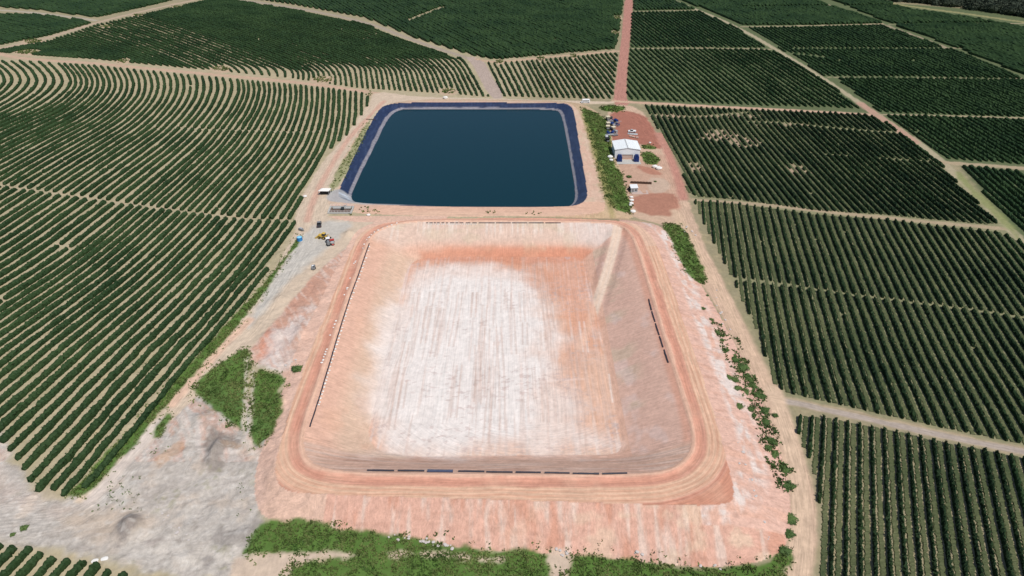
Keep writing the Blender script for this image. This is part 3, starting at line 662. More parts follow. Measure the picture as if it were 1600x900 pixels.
def field(fid, where, group, poly, keys, wid, hgt, step, rows=None, spacing=None, mid=None):
    """keys: [(row number, pixel polyline)] blended into a family; or one straight key and a spacing"""
    PW = W(poly)
    if spacing is not None:
        K = W(keys); d = K[-1]-K[0]; d /= np.linalg.norm(d); nrm = np.array([-d[1], d[0]])
        if nrm[0] < 0: nrm = -nrm
        pr = (PW-K[0])@nrm; pd = (PW-K[0])@d
        n0, n1_ = int(math.floor(pr.min()/spacing)), int(math.ceil(pr.max()/spacing))
        for k in range(n0, n1_+1):
            o = K[0]+nrm*spacing*k
            L = np.arange(pd.min()-3, pd.max()+3, step); C = o+L[:, None]*d
            C = C+nrm*((vnoise(L/30+k*.04, L*0+k*.04, fid)-.5)*.9)[:, None]
            clip_row(C, PW, wid, hgt, fid, k-n0, where, group)
            if mid: MIDS.append((C+nrm*spacing*.5, PW, mid*spacing, k))
    else:
        L = 0; KK = []
        for r, P in keys:
            P = chaikin(W(P), 2, False); KK.append((r, P)); L = max(L, np.hypot(*np.diff(P, axis=0).T).sum())
        s = np.arange(0, L+step, step); out = []
        for r, P in KK:
            P = extend(P, .01, L); d = np.r_[0, np.cumsum(np.hypot(*np.diff(P, axis=0).T))]
            out.append((r, np.stack([np.interp(s, d, P[:, 0]), np.interp(s, d, P[:, 1])], 1)))
        for k in range(int(out[0][0]), int(out[-1][0])+1):
            for (r0, A), (r1, B_) in zip(out[:-1], out[1:]):
                if r0 <= k <= r1:
                    f = (k-r0)/(r1-r0); C = A*(1-f)+B_*f
                    C = C+(vnoise(s/14+k*.3, s*0+k*7, fid)-.5)[:, None]*np.array([.5, .1])
                    clip_row(C, PW, wid, hgt, fid, k-int(out[0][0]), where, group); break
LW, LH = 1.55, 1.6
# big curving field on the left (top of the rows at the far road)
field(1, 'from the left edge in the curving left-hand field', 'crop rows of the curving left-hand field',
  [(-60,88),(0,93),(75,99),(150,104),(250,114),(350,124),(450,133),(520,140),(580,148),(579,158),(560,188),(540,214),(521,228),(503,250),(492,266),(468,318),(462,345),(461,358),(432,402),(388,466),(340,528),(290,590),(240,650),(180,715),(132,765),(100,780),(84,768),(58,773),(30,730),(20,712),(-10,680),(-70,640)],
  [(-14,[(-90,102),(-70,112),(-60,125),(-64,135),(-80,146),(-120,165)]),
   (-7,[(-9,97),(8,108),(17,119),(20,128),(15,136),(5,146),(-14,158),(-60,182)]),
   (0,[(85,95),(96,104),(108,118),(111,128),(108,138),(96,150),(80,162),(58,174),(28,187),(0,199),(-60,226),(-150,270)]),
   (27,[(369,121),(374,133),(373,146),(366,164),(354,182),(337,204),(313,232),(250,287),(175,350),(100,410),(0,474),(-80,524)]),
   (45,[(522,137),(522,166),(518,200),(510,228),(492,262),(472,292),(455,318),(432,352),(404,390),(372,427),(306,500),(238,570),(144,675),(57,772)]),
   (53,[(592,150),(592,166),(590,200),(585,228),(574,262),(560,292),(550,318),(536,352),(516,390),(486,427),(432,500),(384,570),(312,675),(238,772)])], LW, LH, .55)
field(2, 'along the pale far road in the dark upper-left field', 'crop rows of the dark upper-left field',
  [(-60,100),(0,79),(75,65),(150,40),(250,17),(312,3),(345,-3),(380,3),(460,16),(570,38),(650,70),(732,97),(764,152),(700,151),(600,145),(520,132),(450,122),(350,112),(250,103),(150,93),(75,88),(0,82)],
  [(-22,[(0,84),(-30,77),(-70,68),(-110,60)]),
   (0,[(136,96),(124,91),(60,75),(0,60)]),
   (17,[(315,111),(237,78),(160,50),(80,22),(20,2)]),
   (30,[(457,128),(459,113),(449,106),(350,67),(250,32),(150,3),(130,-3)]),
   (43,[(567,138),(565,120),(563,106),(548,98),(450,62),(350,32),(250,8),(200,-2)]),
   (66,[(764,152),(748,122),(734,97),(724,91),(650,69),(570,37),(460,16),(380,3),(330,-4)])], 1.45, 1.65, 1.1)
field(3, 'in the dense dark far field', 'rows of the dense dark far field',
  [(350,-22),(390,-2),(460,8),(570,28),(650,60),(738,87),(775,94),(880,84),(962,77),(968,50),(974,0),(976,-22)], [(738,90),(640,36)], 3.0, 2.5, 2.2, spacing=4.0)
field(4, 'from the pale ramp road in the field behind the pond', 'crop rows of the field behind the pond',
  [(762,98),(777,99),(880,91),(958,83),(966,84),(957,155),(900,154),(787,151)], [(0,[(762,97),(790,153)]),(6,[(812,90),(846,154)]),(22,[(926,80),(992,158)]),(30,[(985,76),(1050,156)])], 1.35, 1.6, 1.0)
RW, RH = 1.05, 1.5
field(5, 'in the field beyond the yard, right of the red road', 'crop rows beyond the yard',
  [(984,77),(1100,76.5),(1203,78),(1250,103),(1350,171),(1300,168.5),(1200,166),(1100,162),(985,156),(979,148),(980,118)], [(982,90),(1050,160)], RW, RH, 1.0, spacing=4.1)
field(6, 'in the upper field right of the red road', 'crop rows of the upper right blocks', [(986,19.5),(1090,17.5),(1145,41),(1200,75),(985,74.5)], [(990,20),(1060,72)], 1.45, 1.65, 1.7, spacing=3.9)
field(7, 'in the topmost field right of the red road', 'crop rows of the upper right blocks', [(991,-18),(1010,-18),(1045,-2),(1088,15),(989,17)], [(990,-6),(1014,12)], 2.4, 2.2, 2.0, spacing=3.9)
field(8, 'in the upper right block', 'crop rows of the upper right blocks', [(1166,43),(1280,42),(1378,39),(1392,45),(1490,79),(1598,124),(1450,121),(1290,120),(1238,88)], [(1280,86),(1336,118)], 1.45, 1.65, 1.7, spacing=3.9)
field(9, 'between the two diagonal roads', 'crop rows between the diagonal roads', [(1305,122),(1450,123),(1600,125),(1660,126),(1660,185),(1600,184),(1450,179),(1375,176)], [(1306,124),(1390,172)], 1.4, 1.65, 1.4, spacing=3.8)
field(10, 'right of the diagonal road below the broken track', 'crop rows right of the diagonal road', [(1385,180),(1450,181.5),(1600,187),(1660,189),(1660,263),(1600,258),(1480,249),(1440,222)], [(1392,178),(1500,252)], 1.4, 1.65, 1.2, spacing=3.8)
field(11, 'at the far right edge below the pale track', 'crop rows at the far right edge', [(1497,259),(1600,268),(1660,274),(1660,425),(1605,372),(1560,325),(1520,285)], [(1490,258),(1580,340)], 1.35, 1.65, 1.0, spacing=3.7)
field(12, 'from the yard in the middle right field', 'crop rows of the middle right field',
  [(1006,165),(1100,169),(1230,174),(1350,179),(1372,184),(1440,232),(1470,257),(1510,302),(1562,350),(1540,351),(1450,343),(1380,336),(1280,330),(1200,319),(1140,311),(1090,308),(1074,300),(1066,268),(1046,228),(1026,198)],
  [(1010,166),(1088,308)], RW, RH, .8, spacing=3.55, mid=.38)
field(13, 'from the sandy road in the long right-hand field', 'crop rows of the long right-hand field',
  [(1084,314),(1140,317),(1200,325),(1280,336),(1380,343),(1450,352),(1560,363),(1590,376),(1660,440),(1660,708),(1600,696),(1450,665),(1300,631),(1226,614),(1208,598),(1196,560),(1184,520),(1160,470),(1145,435),(1122,392),(1100,350)],
  [(1122,330),(1154,600)], .85, 1.45, .6, spacing=3.57, mid=.40)
field(14, 'from the sandy road in the near right-hand field', 'crop rows of the near right-hand field',
  [(1243,650),(1290,652),(1380,670),(1450,686),(1600,716),(1660,728),(1660,990),(1268,990),(1276,900),(1278,860),(1282,800),(1270,730),(1255,700),(1248,680)],
  [(1322,675),(1320,900)], .74, 1.5, .45, spacing=3.5, mid=.42)
field(15, 'in the far patchy field', 'rows of the far patchy field', [(1290,-4),(1352,-8),(1420,15),(1500,26),(1600,44),(1660,52),(1660,145),(1600,118),(1480,70),(1385,35)], [(1400,45),(1480,72)], 2.6, 2.3, 2.4, spacing=4.0)
field(16, 'in the far right field', 'rows of the far right field', [(1045,-8),(1240,-14),(1262,-2),(1378,37),(1280,39.5),(1162,40)], [(1160,0),(1260,38)], 3.0, 2.4, 2.4, spacing=3.9)
field(17, 'in the far left field', 'rows of the far left field', [(-60,22),(60,24),(146,36),(75,57),(0,71),(-60,88)], [(0,40),(90,60)], 3.0, 2.4, 2.2, spacing=4.0)
field(18, 'in the topmost left field', 'rows of the far left field', [(-60,6),(0,12),(60,16),(152,28),(250,6),(300,-8),(330,-24),(-60,-24)], [(0,0),(90,20)], 3.2, 2.4, 2.4, spacing=4.0)
field(19, 'in the near left corner', 'crop rows of the near left corner',
  [(-40,842),(4,850),(28,857),(50,857),(68,866),(88,873),(112,875),(134,878),(155,883),(175,893),(198,895),(222,920),(230,990),(-60,990)], [(50,858),(10,900)], 1.5, 1.7, .4, spacing=4.0)

def hedge_geo(r, prof, jit, seed):
    C, s = r['C'], r['s']; n = len(C)
    k = np.nonzero(s > 0)[0]; runs = np.split(k, np.nonzero(np.diff(k) > 1)[0]+1)
    rng = np.random.default_rng(seed); Vs = []; Fs = []; off = 0
    T = np.gradient(C, axis=0); T /= np.linalg.norm(T, axis=1)[:, None]+1e-9; N = np.stack([T[:, 1], -T[:, 0]], 1)
    for run in runs:
        if len(run) < 2: continue
        Cr = C[run]; Nr = N[run]; sr = s[run]; m = len(run); Tr = T[run]
        q = vnoise(Cr[:, 0]/1.1+seed, Cr[:, 1]/1.1, 301); q2 = vnoise(Cr[:, 0]/5, Cr[:, 1]/5+seed, 302)
        vig = .9+.2*_hash(np.array([seed]), np.array([5]), 9)[0]; ws = (.80+.14*q+.38*q2)*sr*vig; hs = (.84+.12*q+.34*q2)*sr*vig
        end = np.ones(m); end[0] = end[-1] = .7
        zb = zg(Cr[:, 0], Cr[:, 1])-.05
        p = len(prof); V = np.zeros((m, p, 3))
        for j, (a, h) in enumerate(prof):
            lat = a*r['w']*.5*ws*end+rng.normal(0, jit, m)*(1 if h > 0 else .5)
            V[:, j, 0] = Cr[:, 0]+Nr[:, 0]*lat+Tr[:, 0]*rng.normal(0, jit*.6, m); V[:, j, 1] = Cr[:, 1]+Nr[:, 1]*lat+Tr[:, 1]*rng.normal(0, jit*.6, m)
            V[:, j, 2] = zb+(h*r['h']*hs*end+(rng.normal(0, jit, m) if h > .1 else -.1))
        a = (np.arange(m-1)[:, None]*p+np.arange(p-1)[None]).ravel()+off
        Fs.append(np.stack([a, a+1, a+p+1, a+p], 1)); 
        # ends
        for b0 in (off, off+(m-1)*p):
            if p >= 5: Fs.append(np.array([[b0, b0+1, b0+p-2, b0+p-1], [b0+1, b0+2, b0+p-3, b0+p-2]]))
        Vs.append(V.reshape(-1, 3)); off += m*p
    if not Vs: return None
    return np.concatenate(Vs), np.concatenate(Fs)
PROF7 = [(-1, 0), (-1.08, .42), (-.78, .84), (0, 1.04), (.78, .84), (1.08, .42), (1, 0)]
PROF5 = [(-1, 0), (-.95, .7), (0, 1.02), (.95, .7), (1, 0)]
def screen_size(r):
    C = r['C'][r['s'] > 0]; Z = C[:, 1]*CP+CAM_H*SP; u = C[:, 0]/Z*FPX
    v = (-(C[:, 1]*SP)+CAM_H*CP)/Z*FPX
    vis = (np.abs(u) < 800) & (np.abs(v) < 450)
    step = np.hypot(*(r['C'][1]-r['C'][0])); return (vis*step*(FPX/Z)**2).sum()
for r in ROWS: r['size'] = screen_size(r)
ROWS = [r for r in ROWS if r['size'] > 0 or r['fid'] in (13, 14, 19)]
order = sorted(range(len(ROWS)), key=lambda i: -ROWS[i]['size'])
single = set(order[:292]); rest = []
cnt = {}
print('ROWS', len(ROWS), 'verts', sum(len(r['C']) for r in ROWS))
from collections import Counter
print('per field', sorted(Counter(r['fid'] for r in ROWS).items()), 'single', sorted(Counter(ROWS[i]['fid'] for i in single).items()))
leafV = []
FROM = {1: 'counting from the left', 2: 'counting from the left', 4: 'counting from the left', 12: 'counting from the left', 13: 'counting from the left', 14: 'counting from the left', 19: 'counting from the left'}
PLACE = {1: 'curving left-hand field', 2: 'dark upper-left field', 3: 'dense dark far field', 4: 'field behind the pond', 5: 'field right of the red road', 6: 'upper block right of the red road', 7: 'topmost block right of the red road',
         8: 'upper right block', 9: 'block between the diagonal roads', 10: 'block right of the diagonal road', 11: 'far right block below the pale track', 12: 'middle field right of the yard', 13: 'long field right of the sandy road',
         14: 'near right-hand field', 15: 'far patchy field', 16: 'far right field', 17: 'far left field', 18: 'topmost left field', 19: 'near left corner'}
for i, r in enumerate(ROWS):
    near_ = r['C'][r['s'] > 0][:, 1].min() < 330
    g_ = hedge_geo(r, PROF7 if near_ else PROF5, .15 if near_ else .2, i+1)
    if g_ is None: continue
    V, F = g_
    if i in single:
        cnt[r['fid']] = cnt.get(r['fid'], 0)+1
        # leafy shoots that break the outline of the near rows
        if near_:
            rng = np.random.default_rng(i); k = rng.integers(0, len(V), int(len(V)*.9)); P = V[k]; k = V[k, 2] > (V[:, 2].min()+.4); P = P[k]
            m = len(P); a = rng.normal(0, .2, (m, 3, 3)); a[:, :, 2] = np.abs(a[:, :, 2])*.7; tri = (P[:, None, :]+a).reshape(-1, 3)
            Vt = np.concatenate([V, tri]); base_ = len(V); ft = np.arange(base_, base_+3*m).reshape(-1, 3)
            # triangles as quads with a mid point keep one face size
            mid_ = (tri.reshape(m, 3, 3)[:, 0]+tri.reshape(m, 3, 3)[:, 2])*.5+rng.normal(0, .05, (m, 3))
            Vt = np.concatenate([Vt, mid_]); F = np.concatenate([F, np.concatenate([ft, (base_+3*m+np.arange(m))[:, None]], 1)]); V = Vt
        org = V[:, :].mean(0); org[2] = V[:, 2].min()
        o = link('crop_row', np_mesh('crop_row', V-org, F, M_hedgeR if r['fid'] in (12, 13, 14) else M_hedge)); o.location = org
        tag(o, f"{ordinal(cnt[r['fid']])} green crop row from the left in the {PLACE[r['fid']]}", 'crop row', r['group'])
    else: rest.append((V, F))
if rest:
    off = 0; VS = []; FS = []
    for V, F in rest: VS.append(V); FS.append(F+off); off += len(V)
    tag(link('distant_crop_rows', np_mesh('distant_crop_rows', np.concatenate(VS), np.concatenate(FS), M_hedge)), 'dark green crop rows of the distant fields and the short rows at field corners', 'crop rows', kind='stuff')
# grassy strips between the right-hand rows
VS = []; FS = []; off = 0
for C, PW, wd, k in MIDS:
    ok = inside(C[:, 0], C[:, 1], PW) & (C[:, 0]/ (C[:, 1]*CP+CAM_H*SP)*FPX < 860)
    idx = np.nonzero(ok)[0]
    if len(idx) < 4: continue
    C = C[idx]; m = len(C); T = np.gradient(C, axis=0); T /= np.linalg.norm(T, axis=1)[:, None]; N = np.stack([T[:, 1], -T[:, 0]], 1)
    q = .62+.75*fbm(C[:, 0]/2.5+k*3, C[:, 1]/2.5, 401); zb = zg(C[:, 0], C[:, 1]); V = np.zeros((m, 4, 3))
    for j, (a, h) in enumerate([(-1, -.05), (-.7, .28), (.7, .3), (1, -.05)]):
        lat = a*wd*.5*q+RNG.normal(0, .17, m); V[:, j, 0] = C[:, 0]+N[:, 0]*lat; V[:, j, 1] = C[:, 1]+N[:, 1]*lat; V[:, j, 2] = zb+h*np.where(q > .78, 1, .8)+RNG.normal(0, .07, m)*(h > 0)
    a = (np.arange(m-1)[:, None]*4+np.arange(3)[None]).ravel()+off; F = np.stack([a, a+1, a+5, a+4], 1)
    VS.append(V.reshape(-1, 3)); FS.append(F); off += m*4
tag(link('grass_strips', np_mesh('grass_strips', np.concatenate(VS), np.concatenate(FS), M_inter)), 'rough green grass growing in strips between the right-hand crop rows', 'grass', kind='stuff')

# ------------------------------------------------------------------ grass tufts
def tufts(name, label, polys, dens, size, mat, edge=3.4, seed=5, z=None):
    rng = np.random.default_rng(seed); PS = []
    for P in polys:
        Q = W(P, z); a, b_ = Q.min(0), Q.max(0); n = int((b_[0]-a[0])*(b_[1]-a[1])*dens)
        x = rng.uniform(a[0], b_[0], n); y = rng.uniform(a[1], b_[1], n)
        sd = seg_dist(x, y, Q, True)*np.where(inside(x, y, Q), -1, 1)+(fbm(x/2.6, y/2.6, 131)-.5)*2*edge+.2
        keep = ((sd < 0) & (fbm(x/1.8, y/1.8, seed+9) > .38)) | ((sd < 2.4) & (rng.random(n) < .10))
        PS.append(np.stack([x[keep], y[keep]], 1))
    P = np.concatenate(PS); z_ = zg(P[:, 0], P[:, 1]); n = len(P)
    clump = .55+.9*fbm(P[:, 0]/3, P[:, 1]/3, seed+3)
    nb = 4; th = rng.uniform(0, 2*math.pi, (n, nb)); hh = size*clump[:, None]*rng.uniform(.6, 1.3, (n, nb)); ww = size*.42
    lean = rng.normal(0, size*.45, (n, nb, 2)); V = np.zeros((n, nb, 4, 3))
    cx = P[:, 0][:, None]+rng.normal(0, .25, (n, nb)); cy = P[:, 1][:, None]+rng.normal(0, .25, (n, nb))
    dx = np.cos(th)*ww; dy = np.sin(th)*ww
    for j, (s, h) in enumerate([(-1, 0), (1, 0), (.7, 1), (-.7, 1)]):
        V[:, :, j, 0] = cx+dx*s+lean[:, :, 0]*h; V[:, :, j, 1] = cy+dy*s+lean[:, :, 1]*h; V[:, :, j, 2] = z_[:, None]-.05+hh*h*.8
    F = np.arange(n*nb*4).reshape(-1, 4)
    tag(link(name, np_mesh(name, V.reshape(-1, 3), F, mat)), label, 'grass', kind='stuff'); print(name, n)
tufts('grass', 'thick green grass at the foot of the front embankment', [GRASS['front']], 3.0, .5, M_grass, seed=51)
tufts('grass', 'green grass block beside the grey gravel ground on the left', [GRASS['left_triangle'], GRASS['left_block'], GRASS['track_verge']], 3.4, .48, M_grass, seed=52)
tufts('grass', 'long green verge between the curving field and the track', [GRASS['road_strip']], 3.2, .45, M_grass, edge=.8, seed=53)
tufts('grass', 'bright green grass on the bank between pond and yard', [GRASS['pond_bank']], 2.6, .5, M_grass, seed=54)
tufts('grass', 'green grass wedge beside the sandy road right of the basin', [GRASS['wedge']], 2.8, .5, M_grass, seed=55)
tufts('grass', 'small green grass patches in the red yard', [GRASS['yard_patch'], GRASS['yard_strip'], GRASS['junction']], 1.2, .7, M_grass, edge=.8, seed=56)
ov = [[(p[0]+rw*math.cos(t), p[1]-.6+3.4*q*math.sin(t)) for t in np.linspace(0, 2*math.pi, 10, endpoint=False)] for (p, rw, q) in OVALS]
tufts('grass', 'grassy crescents beside the far field roads', ov, .8, .8, M_grass, edge=.6, seed=57)
tufts('grass', 'sparse dry grass along the pond rim and the left approach', [[(566,200),(580,185),(578,200),(556,245),(530,290),(512,302),(525,268),(548,232)], [(560,324),(575,322),(596,330),(590,336),(565,334)], [(750,330),(775,329),(776,334),(752,334)], [(815,331),(846,332),(846,336),(816,335)], [(540,322),(555,322),(556,338),(545,338)]], .5, .55, M_grass, edge=1.2, seed=58, z=0)
tufts('grass', 'thin weeds scattered over the bare grey ground', [[(170,745),(235,740),(225,790),(180,800),(150,790)], [(362,735),(385,738),(398,790),(392,815),(378,780)], [(240,700),(270,688),(275,700),(245,715)]], .35, .4, M_weed, edge=2.5, seed=59)
WEED = [[(1110,510),(1122,508),(1160,560),(1185,600),(1196,640),(1210,690),(1225,740),(1232,770),(1222,765),(1205,715),(1188,700),(1180,650),(1168,620),(1160,600),(1140,575),(1130,545)]]
tufts('weeds', 'patchy green weeds on the pink slope beside the right-hand road', WEED, 2.6, .6, M_weed, edge=7.5, seed=60)

# ------------------------------------------------------------------ bushes and far wood
def blob(seed, sub=2, flat=.75, jit=.16):
    import bmesh
    bm = bmesh.new(); bmesh.ops.create_icosphere(bm, subdivisions=sub, radius=1.0); rng = np.random.default_rng(seed)
    V = np.array([v.co[:] for v in bm.verts]); F = np.array([[v.index for v in f.verts] for f in bm.faces]); bm.free()
    n_ = fbm(V[:, 0]*1.4+seed*5+V[:, 2], V[:, 1]*1.4+V[:, 2]*.7, seed)
    V = V*(0.50+.75*n_+rng.normal(0, jit, len(V)))[:, None]; V[:, 2] = V[:, 2]*flat+.3
    m = 260; d = rng.normal(0, 1, (m, 3)); d[:, 2] = np.abs(d[:, 2]); d /= np.linalg.norm(d, axis=1)[:, None]; c = d*rng.uniform(.55, 1.25, (m, 1))*(.6+.9*fbm(d[:, 0]*1.4+seed*5+d[:, 2], d[:, 1]*1.4, seed))[:, None]; c[:, 2] = c[:, 2]*flat+.25
    tr = c[:, None, :]+rng.normal(0, .14, (m, 3, 3)); b0 = len(V)
    return np.concatenate([V, tr.reshape(-1, 3)]), np.concatenate([F, np.arange(b0, b0+3*m).reshape(-1, 3)])
BL = [np_mesh('shrub', *blob(s, 2, .5, .2), M_weed) for s in (1, 2, 3)]
shr = [(1135,548,1.0),(1148,563,1.3),(1140,590,1.1),(1148,594,1.2),(1160,575,1.6),(1168,590,1.5),(1176,604,1.4),(1152,607,1.0),(1166,612,1.2),(1155,635,1.1),(1173,640,1.0),(1194,643,1.5),(1178,650,.8),(1196,660,1.3),(1204,690,1.4),
       (1210,710,1.2),(1200,700,1.0),(1225,735,1.2),(1232,760,1.3),(1236,812,1.4),(1232,835,1.6),(1226,862,1.5),(1105,462,.6),(1098,482,.7),(1112,500,.7),(1120,520,.8),(1172,625,.7),(1182,618,1.1),(1128,532,.7),(1190,620,1.0)]
for i, (px, py, s) in enumerate(shr):
    p = G(px, py)[0]; o = link('shrub', BL[i % 3]); o.location = p; o.scale = (s*random.uniform(.9, 1.4), s*random.uniform(.8, 1.5), s*random.uniform(.4, .8)); o.rotation_euler.z = random.uniform(0, 6.28)
    tag(o, 'low rounded green shrub on the pink slope beside the right-hand road', 'shrub', 'shrubs on the slope right of the basin')
shr2 = [(464,580,1.3,'dark green shrub on the bare ground left of the rim road'),(958,286-8,1.1,None)]
for (px, py, s, lb) in [(464,578,1.6,'dark green shrub beside the rim road on the left'), (983,277,1.3,'small olive shrub behind the dark log stack'), (978,284,.6,'tiny dark shrub left of the dark log stack'), (1024,284,.7,'tiny dark shrub right of the dark log stack'),
                        (1211,640+10,.9,'dark shrub at the corner of the sandy road and field track'), (38,826,.9,'dark green shrub on the bare strip above the near left rows'), (20,836,.6,'tiny dark shrub on the grey road edge, far left')]:
    p = G(px, py)[0]; o = link('shrub', BL[0]); o.location = p; o.scale = (s, s, s*.8); tag(o, lb, 'shrub')
# far wood
VB, FB = blob(9, 2, .85, .1); rng = np.random.default_rng(3); Q = W([(1372,-22),(1400,2),(1500,12),(1600,27),(1680,38),(1700,-22)]); a, b_ = Q.min(0), Q.max(0)
VS = []; FS = []; off = 0; c_ = 0
while c_ < 1500:
    x, y = rng.uniform(a[0], b_[0]), rng.uniform(a[1], b_[1])
    if not inside(np.array([x]), np.array([y]), Q)[0]: continue
    s = rng.uniform(2.5, 6.5); th = rng.uniform(0, 6.28); V = VB*[s, s, s*.9]; V = np.stack([V[:, 0]*math.cos(th)-V[:, 1]*math.sin(th)+x, V[:, 0]*math.sin(th)+V[:, 1]*math.cos(th)+y, V[:, 2]+rng.uniform(0, 3)], 1)
    VS.append(V); FS.append(FB+off); off += len(V); c_ += 1
tag(link('forest', np_mesh('forest', np.concatenate(VS), np.concatenate(FS), M_forest)), 'dull green wild woodland beyond the farthest field road, top right', 'forest', kind='stuff')

#OBJECTS
# ------------------------------------------------------------------ built things
class MB:
    """collects boxes, rods and prisms and links them as one mesh object"""
    def __init__(s): s.V = []; s.F = []
    def box(s, x, y, z, sx, sy, sz, rz=0, taper=1.0, ty=None):
        """centre x, y, bottom z"""
        ty = taper if ty is None else ty; c, q = math.cos(rz), math.sin(rz); b = len(s.V)
        for h, k, l in ((0, 1, 1), (sz, taper, ty)):
            for a, e in ((-1, -1), (1, -1), (1, 1), (-1, 1)):
                X, Y = a*sx/2*k, e*sy/2*l; s.V.append((x+X*c-Y*q, y+X*q+Y*c, z+h))
        s.F += [tuple(b+i for i in f) for f in ((3, 2, 1, 0), (4, 5, 6, 7), (0, 1, 5, 4), (1, 2, 6, 5), (2, 3, 7, 6), (3, 0, 4, 7))]; return s
    def rod(s, p, q, r, n=10, r2=None):
        from mathutils import Vector
        p, q = Vector(p), Vector(q); d = (q-p).normalized(); u = d.orthogonal().normalized(); v = d.cross(u); b = len(s.V); r2 = r if r2 is None else r2
        for c, rr in ((p, r), (q, r2)):
            for i in range(n):
                a = 2*math.pi*i/n; s.V.append(tuple(c+u*math.cos(a)*rr+v*math.sin(a)*rr))
        s.F += [tuple(b+i for i in range(n))[::-1], tuple(b+n+i for i in range(n))]
        s.F += [(b+i, b+(i+1) % n, b+n+(i+1) % n, b+n+i) for i in range(n)]; return s
    def prism(s, prof, x0, x1, axis='x'):
        """profile of (a, z) pairs swept along an axis"""
        b = len(s.V); n = len(prof)
        for t in (x0, x1):
            for a, z in prof: s.V.append((t, a, z) if axis == 'x' else (a, t, z))
        s.F += [tuple(b+i for i in range(n)), tuple(b+n+i for i in range(n))[::-1]]+[(b+i, b+n+i, b+n+(i+1) % n, b+(i+1) % n) for i in range(n)]; return s
    def build(s, name, mat, parent=None, bevel=0.0):
        import bmesh
        me = bpy.data.meshes.new(name); me.from_pydata(s.V, [], s.F); bm = bmesh.new(); bm.from_mesh(me)
        bmesh.ops.recalc_face_normals(bm, faces=bm.faces)
        if bevel: bmesh.ops.bevel(bm, geom=list(bm.edges), offset=bevel, segments=2, affect='EDGES', clamp_overlap=True)
        bm.to_mesh(me); bm.free(); me.materials.append(mat); return link(name, me, parent)
def thing(name, px, py, label, cat, group=None, rz=0.0, dz=0.0):
    o = bpy.data.objects.new(name, None); COL.objects.link(o); o.empty_display_size = .5
    p = G(px, py)[0]; o.location = (p[0], p[1], p[2]+dz); o.rotation_euler.z = rz; tag(o, label, cat, group); return o
def single_obj(o, px, py, label, cat, group=None, rz=0.0, dz=0.0):
    p = G(px, py)[0]; o.location = (p[0], p[1], p[2]+dz); o.rotation_euler.z = rz; tag(o, label, cat, group); return o
def copy_tree(o, parent=None):
    c = o.copy(); COL.objects.link(c); c.parent = parent
    for ch in [k for k in bpy.data.objects if k.parent == o]: copy_tree(ch, c)
    return c
m_white = plain('white_paint', (.84, .84, .84), .45, var=.05); m_roof = plain('white_sheet_roof', (.78, .82, .83), .4, var=.06, scale=1.5)
m_grey = plain('grey_paint', (.22, .23, .24), .55); m_lgrey = plain('light_grey', (.42, .43, .43), .6); m_dark = plain('dark_rubber', (.02, .02, .022), .75)
m_glass = plain('dark_glass', (.02, .025, .03), .12, spec=.6, var=.02); m_blue = plain('blue_plastic', (.015, .045, .19), .45, var=.3); m_sky = plain('bright_blue_plastic', (.05, .30, .62), .45, var=.2)
m_yel = plain('yellow_paint', (.62, .42, .08), .5); m_cream = plain('cream_sacking', (.66, .58, .42), .85); m_red = plain('red_paint', (.50, .07, .06), .5); m_conc = plain('concrete', (.46, .45, .42), .9, scale=2.5, var=.22, bump=.02)
m_brown = plain('brown_timber', (.075, .038, .024), .9, var=.5, scale=3); m_silt = plain('wet_silt', (.14, .095, .075), .8, var=.4, scale=.8); m_roll = plain('black_liner', (.035, .035, .05), .5, var=.3)
m_rollb = plain('blue_black_liner', (.06, .075, .13), .4, var=.3); m_sack = plain('white_sack', (.78, .76, .72), .9, var=.08, scale=9); m_steel = plain('galvanised_steel', (.40, .44, .46), .45, .5); m_hatch = plain('dark_steel', (.03, .035, .035), .5)
m_navy = plain('dark_car_paint', (.045, .048, .055), .3, spec=.6); m_pallet = plain('pale_wood', (.55, .40, .33), .9, var=.25)
# white shed hall in the yard
t = thing('shed_hall', 979.5, 248.5, 'large white metal hall with low gable roof in the red yard', 'hall'); HW, HD, HH, HR = 14.0, 13.0, 5.6, 6.7
w_ = MB(); w_.prism([(-HW/2, 0), (-HW/2, HH), (0, HR-.12), (HW/2, HH), (HW/2, 0)], HD-.2, HD, 'y'); w_.box(-HW/2+.1, HD/2, 0, .2, HD-.42, HH); w_.box(HW/2-.1, HD/2, 0, .2, HD-.42, HH); w_.build('wall', m_white, t)
w_ = MB(); w_.prism([(-HW/2, 2.7), (-HW/2, HH), (0, HR-.12), (HW/2, HH), (HW/2, 2.7)], 0, .18, 'y'); w_.box(-HW/2+1.9, .09, 0, 3.8, .18, 2.7); w_.box(HW/2-1.9, .09, 0, 3.8, .18, 2.7); w_.build('front_wall', m_white, t)
for sgn in (-1, 1):
    w_ = MB(); w_.prism([(sgn*(HW/2+.35), HH-.02), (sgn*(HW/2+.35), HH+.1), (sgn*.01, HR+.12), (sgn*.01, HR)], -.35, HD+.35, 'y'); rp = w_.build('roof_sheet', m_roof, t)
    w_ = MB()
    for k in range(12): 
        yy = -.2+k*1.12; w_.prism([(sgn*(HW/2+.33), HH+.1), (sgn*(HW/2+.33), HH+.17), (sgn*.06, HR+.19), (sgn*.06, HR+.12)], yy, yy+.09, 'y')
    w_.build('roof_rib', m_white, rp)
MB().box(0, HD/2, HR+.1, .5, HD+.7, .12).build('ridge_cap', m_lgrey, t)
MB().box(0, .9, 0.02, 6.2, 1.2, 2.6).build('doorway_goods', m_pallet, t)
single_obj(MB().box(0, 0, 0, 15.0, 6.5, .14).build('concrete_apron', m_conc), 979.5, 253.0, 'grey concrete apron in front of the white hall doorway', 'pavement')
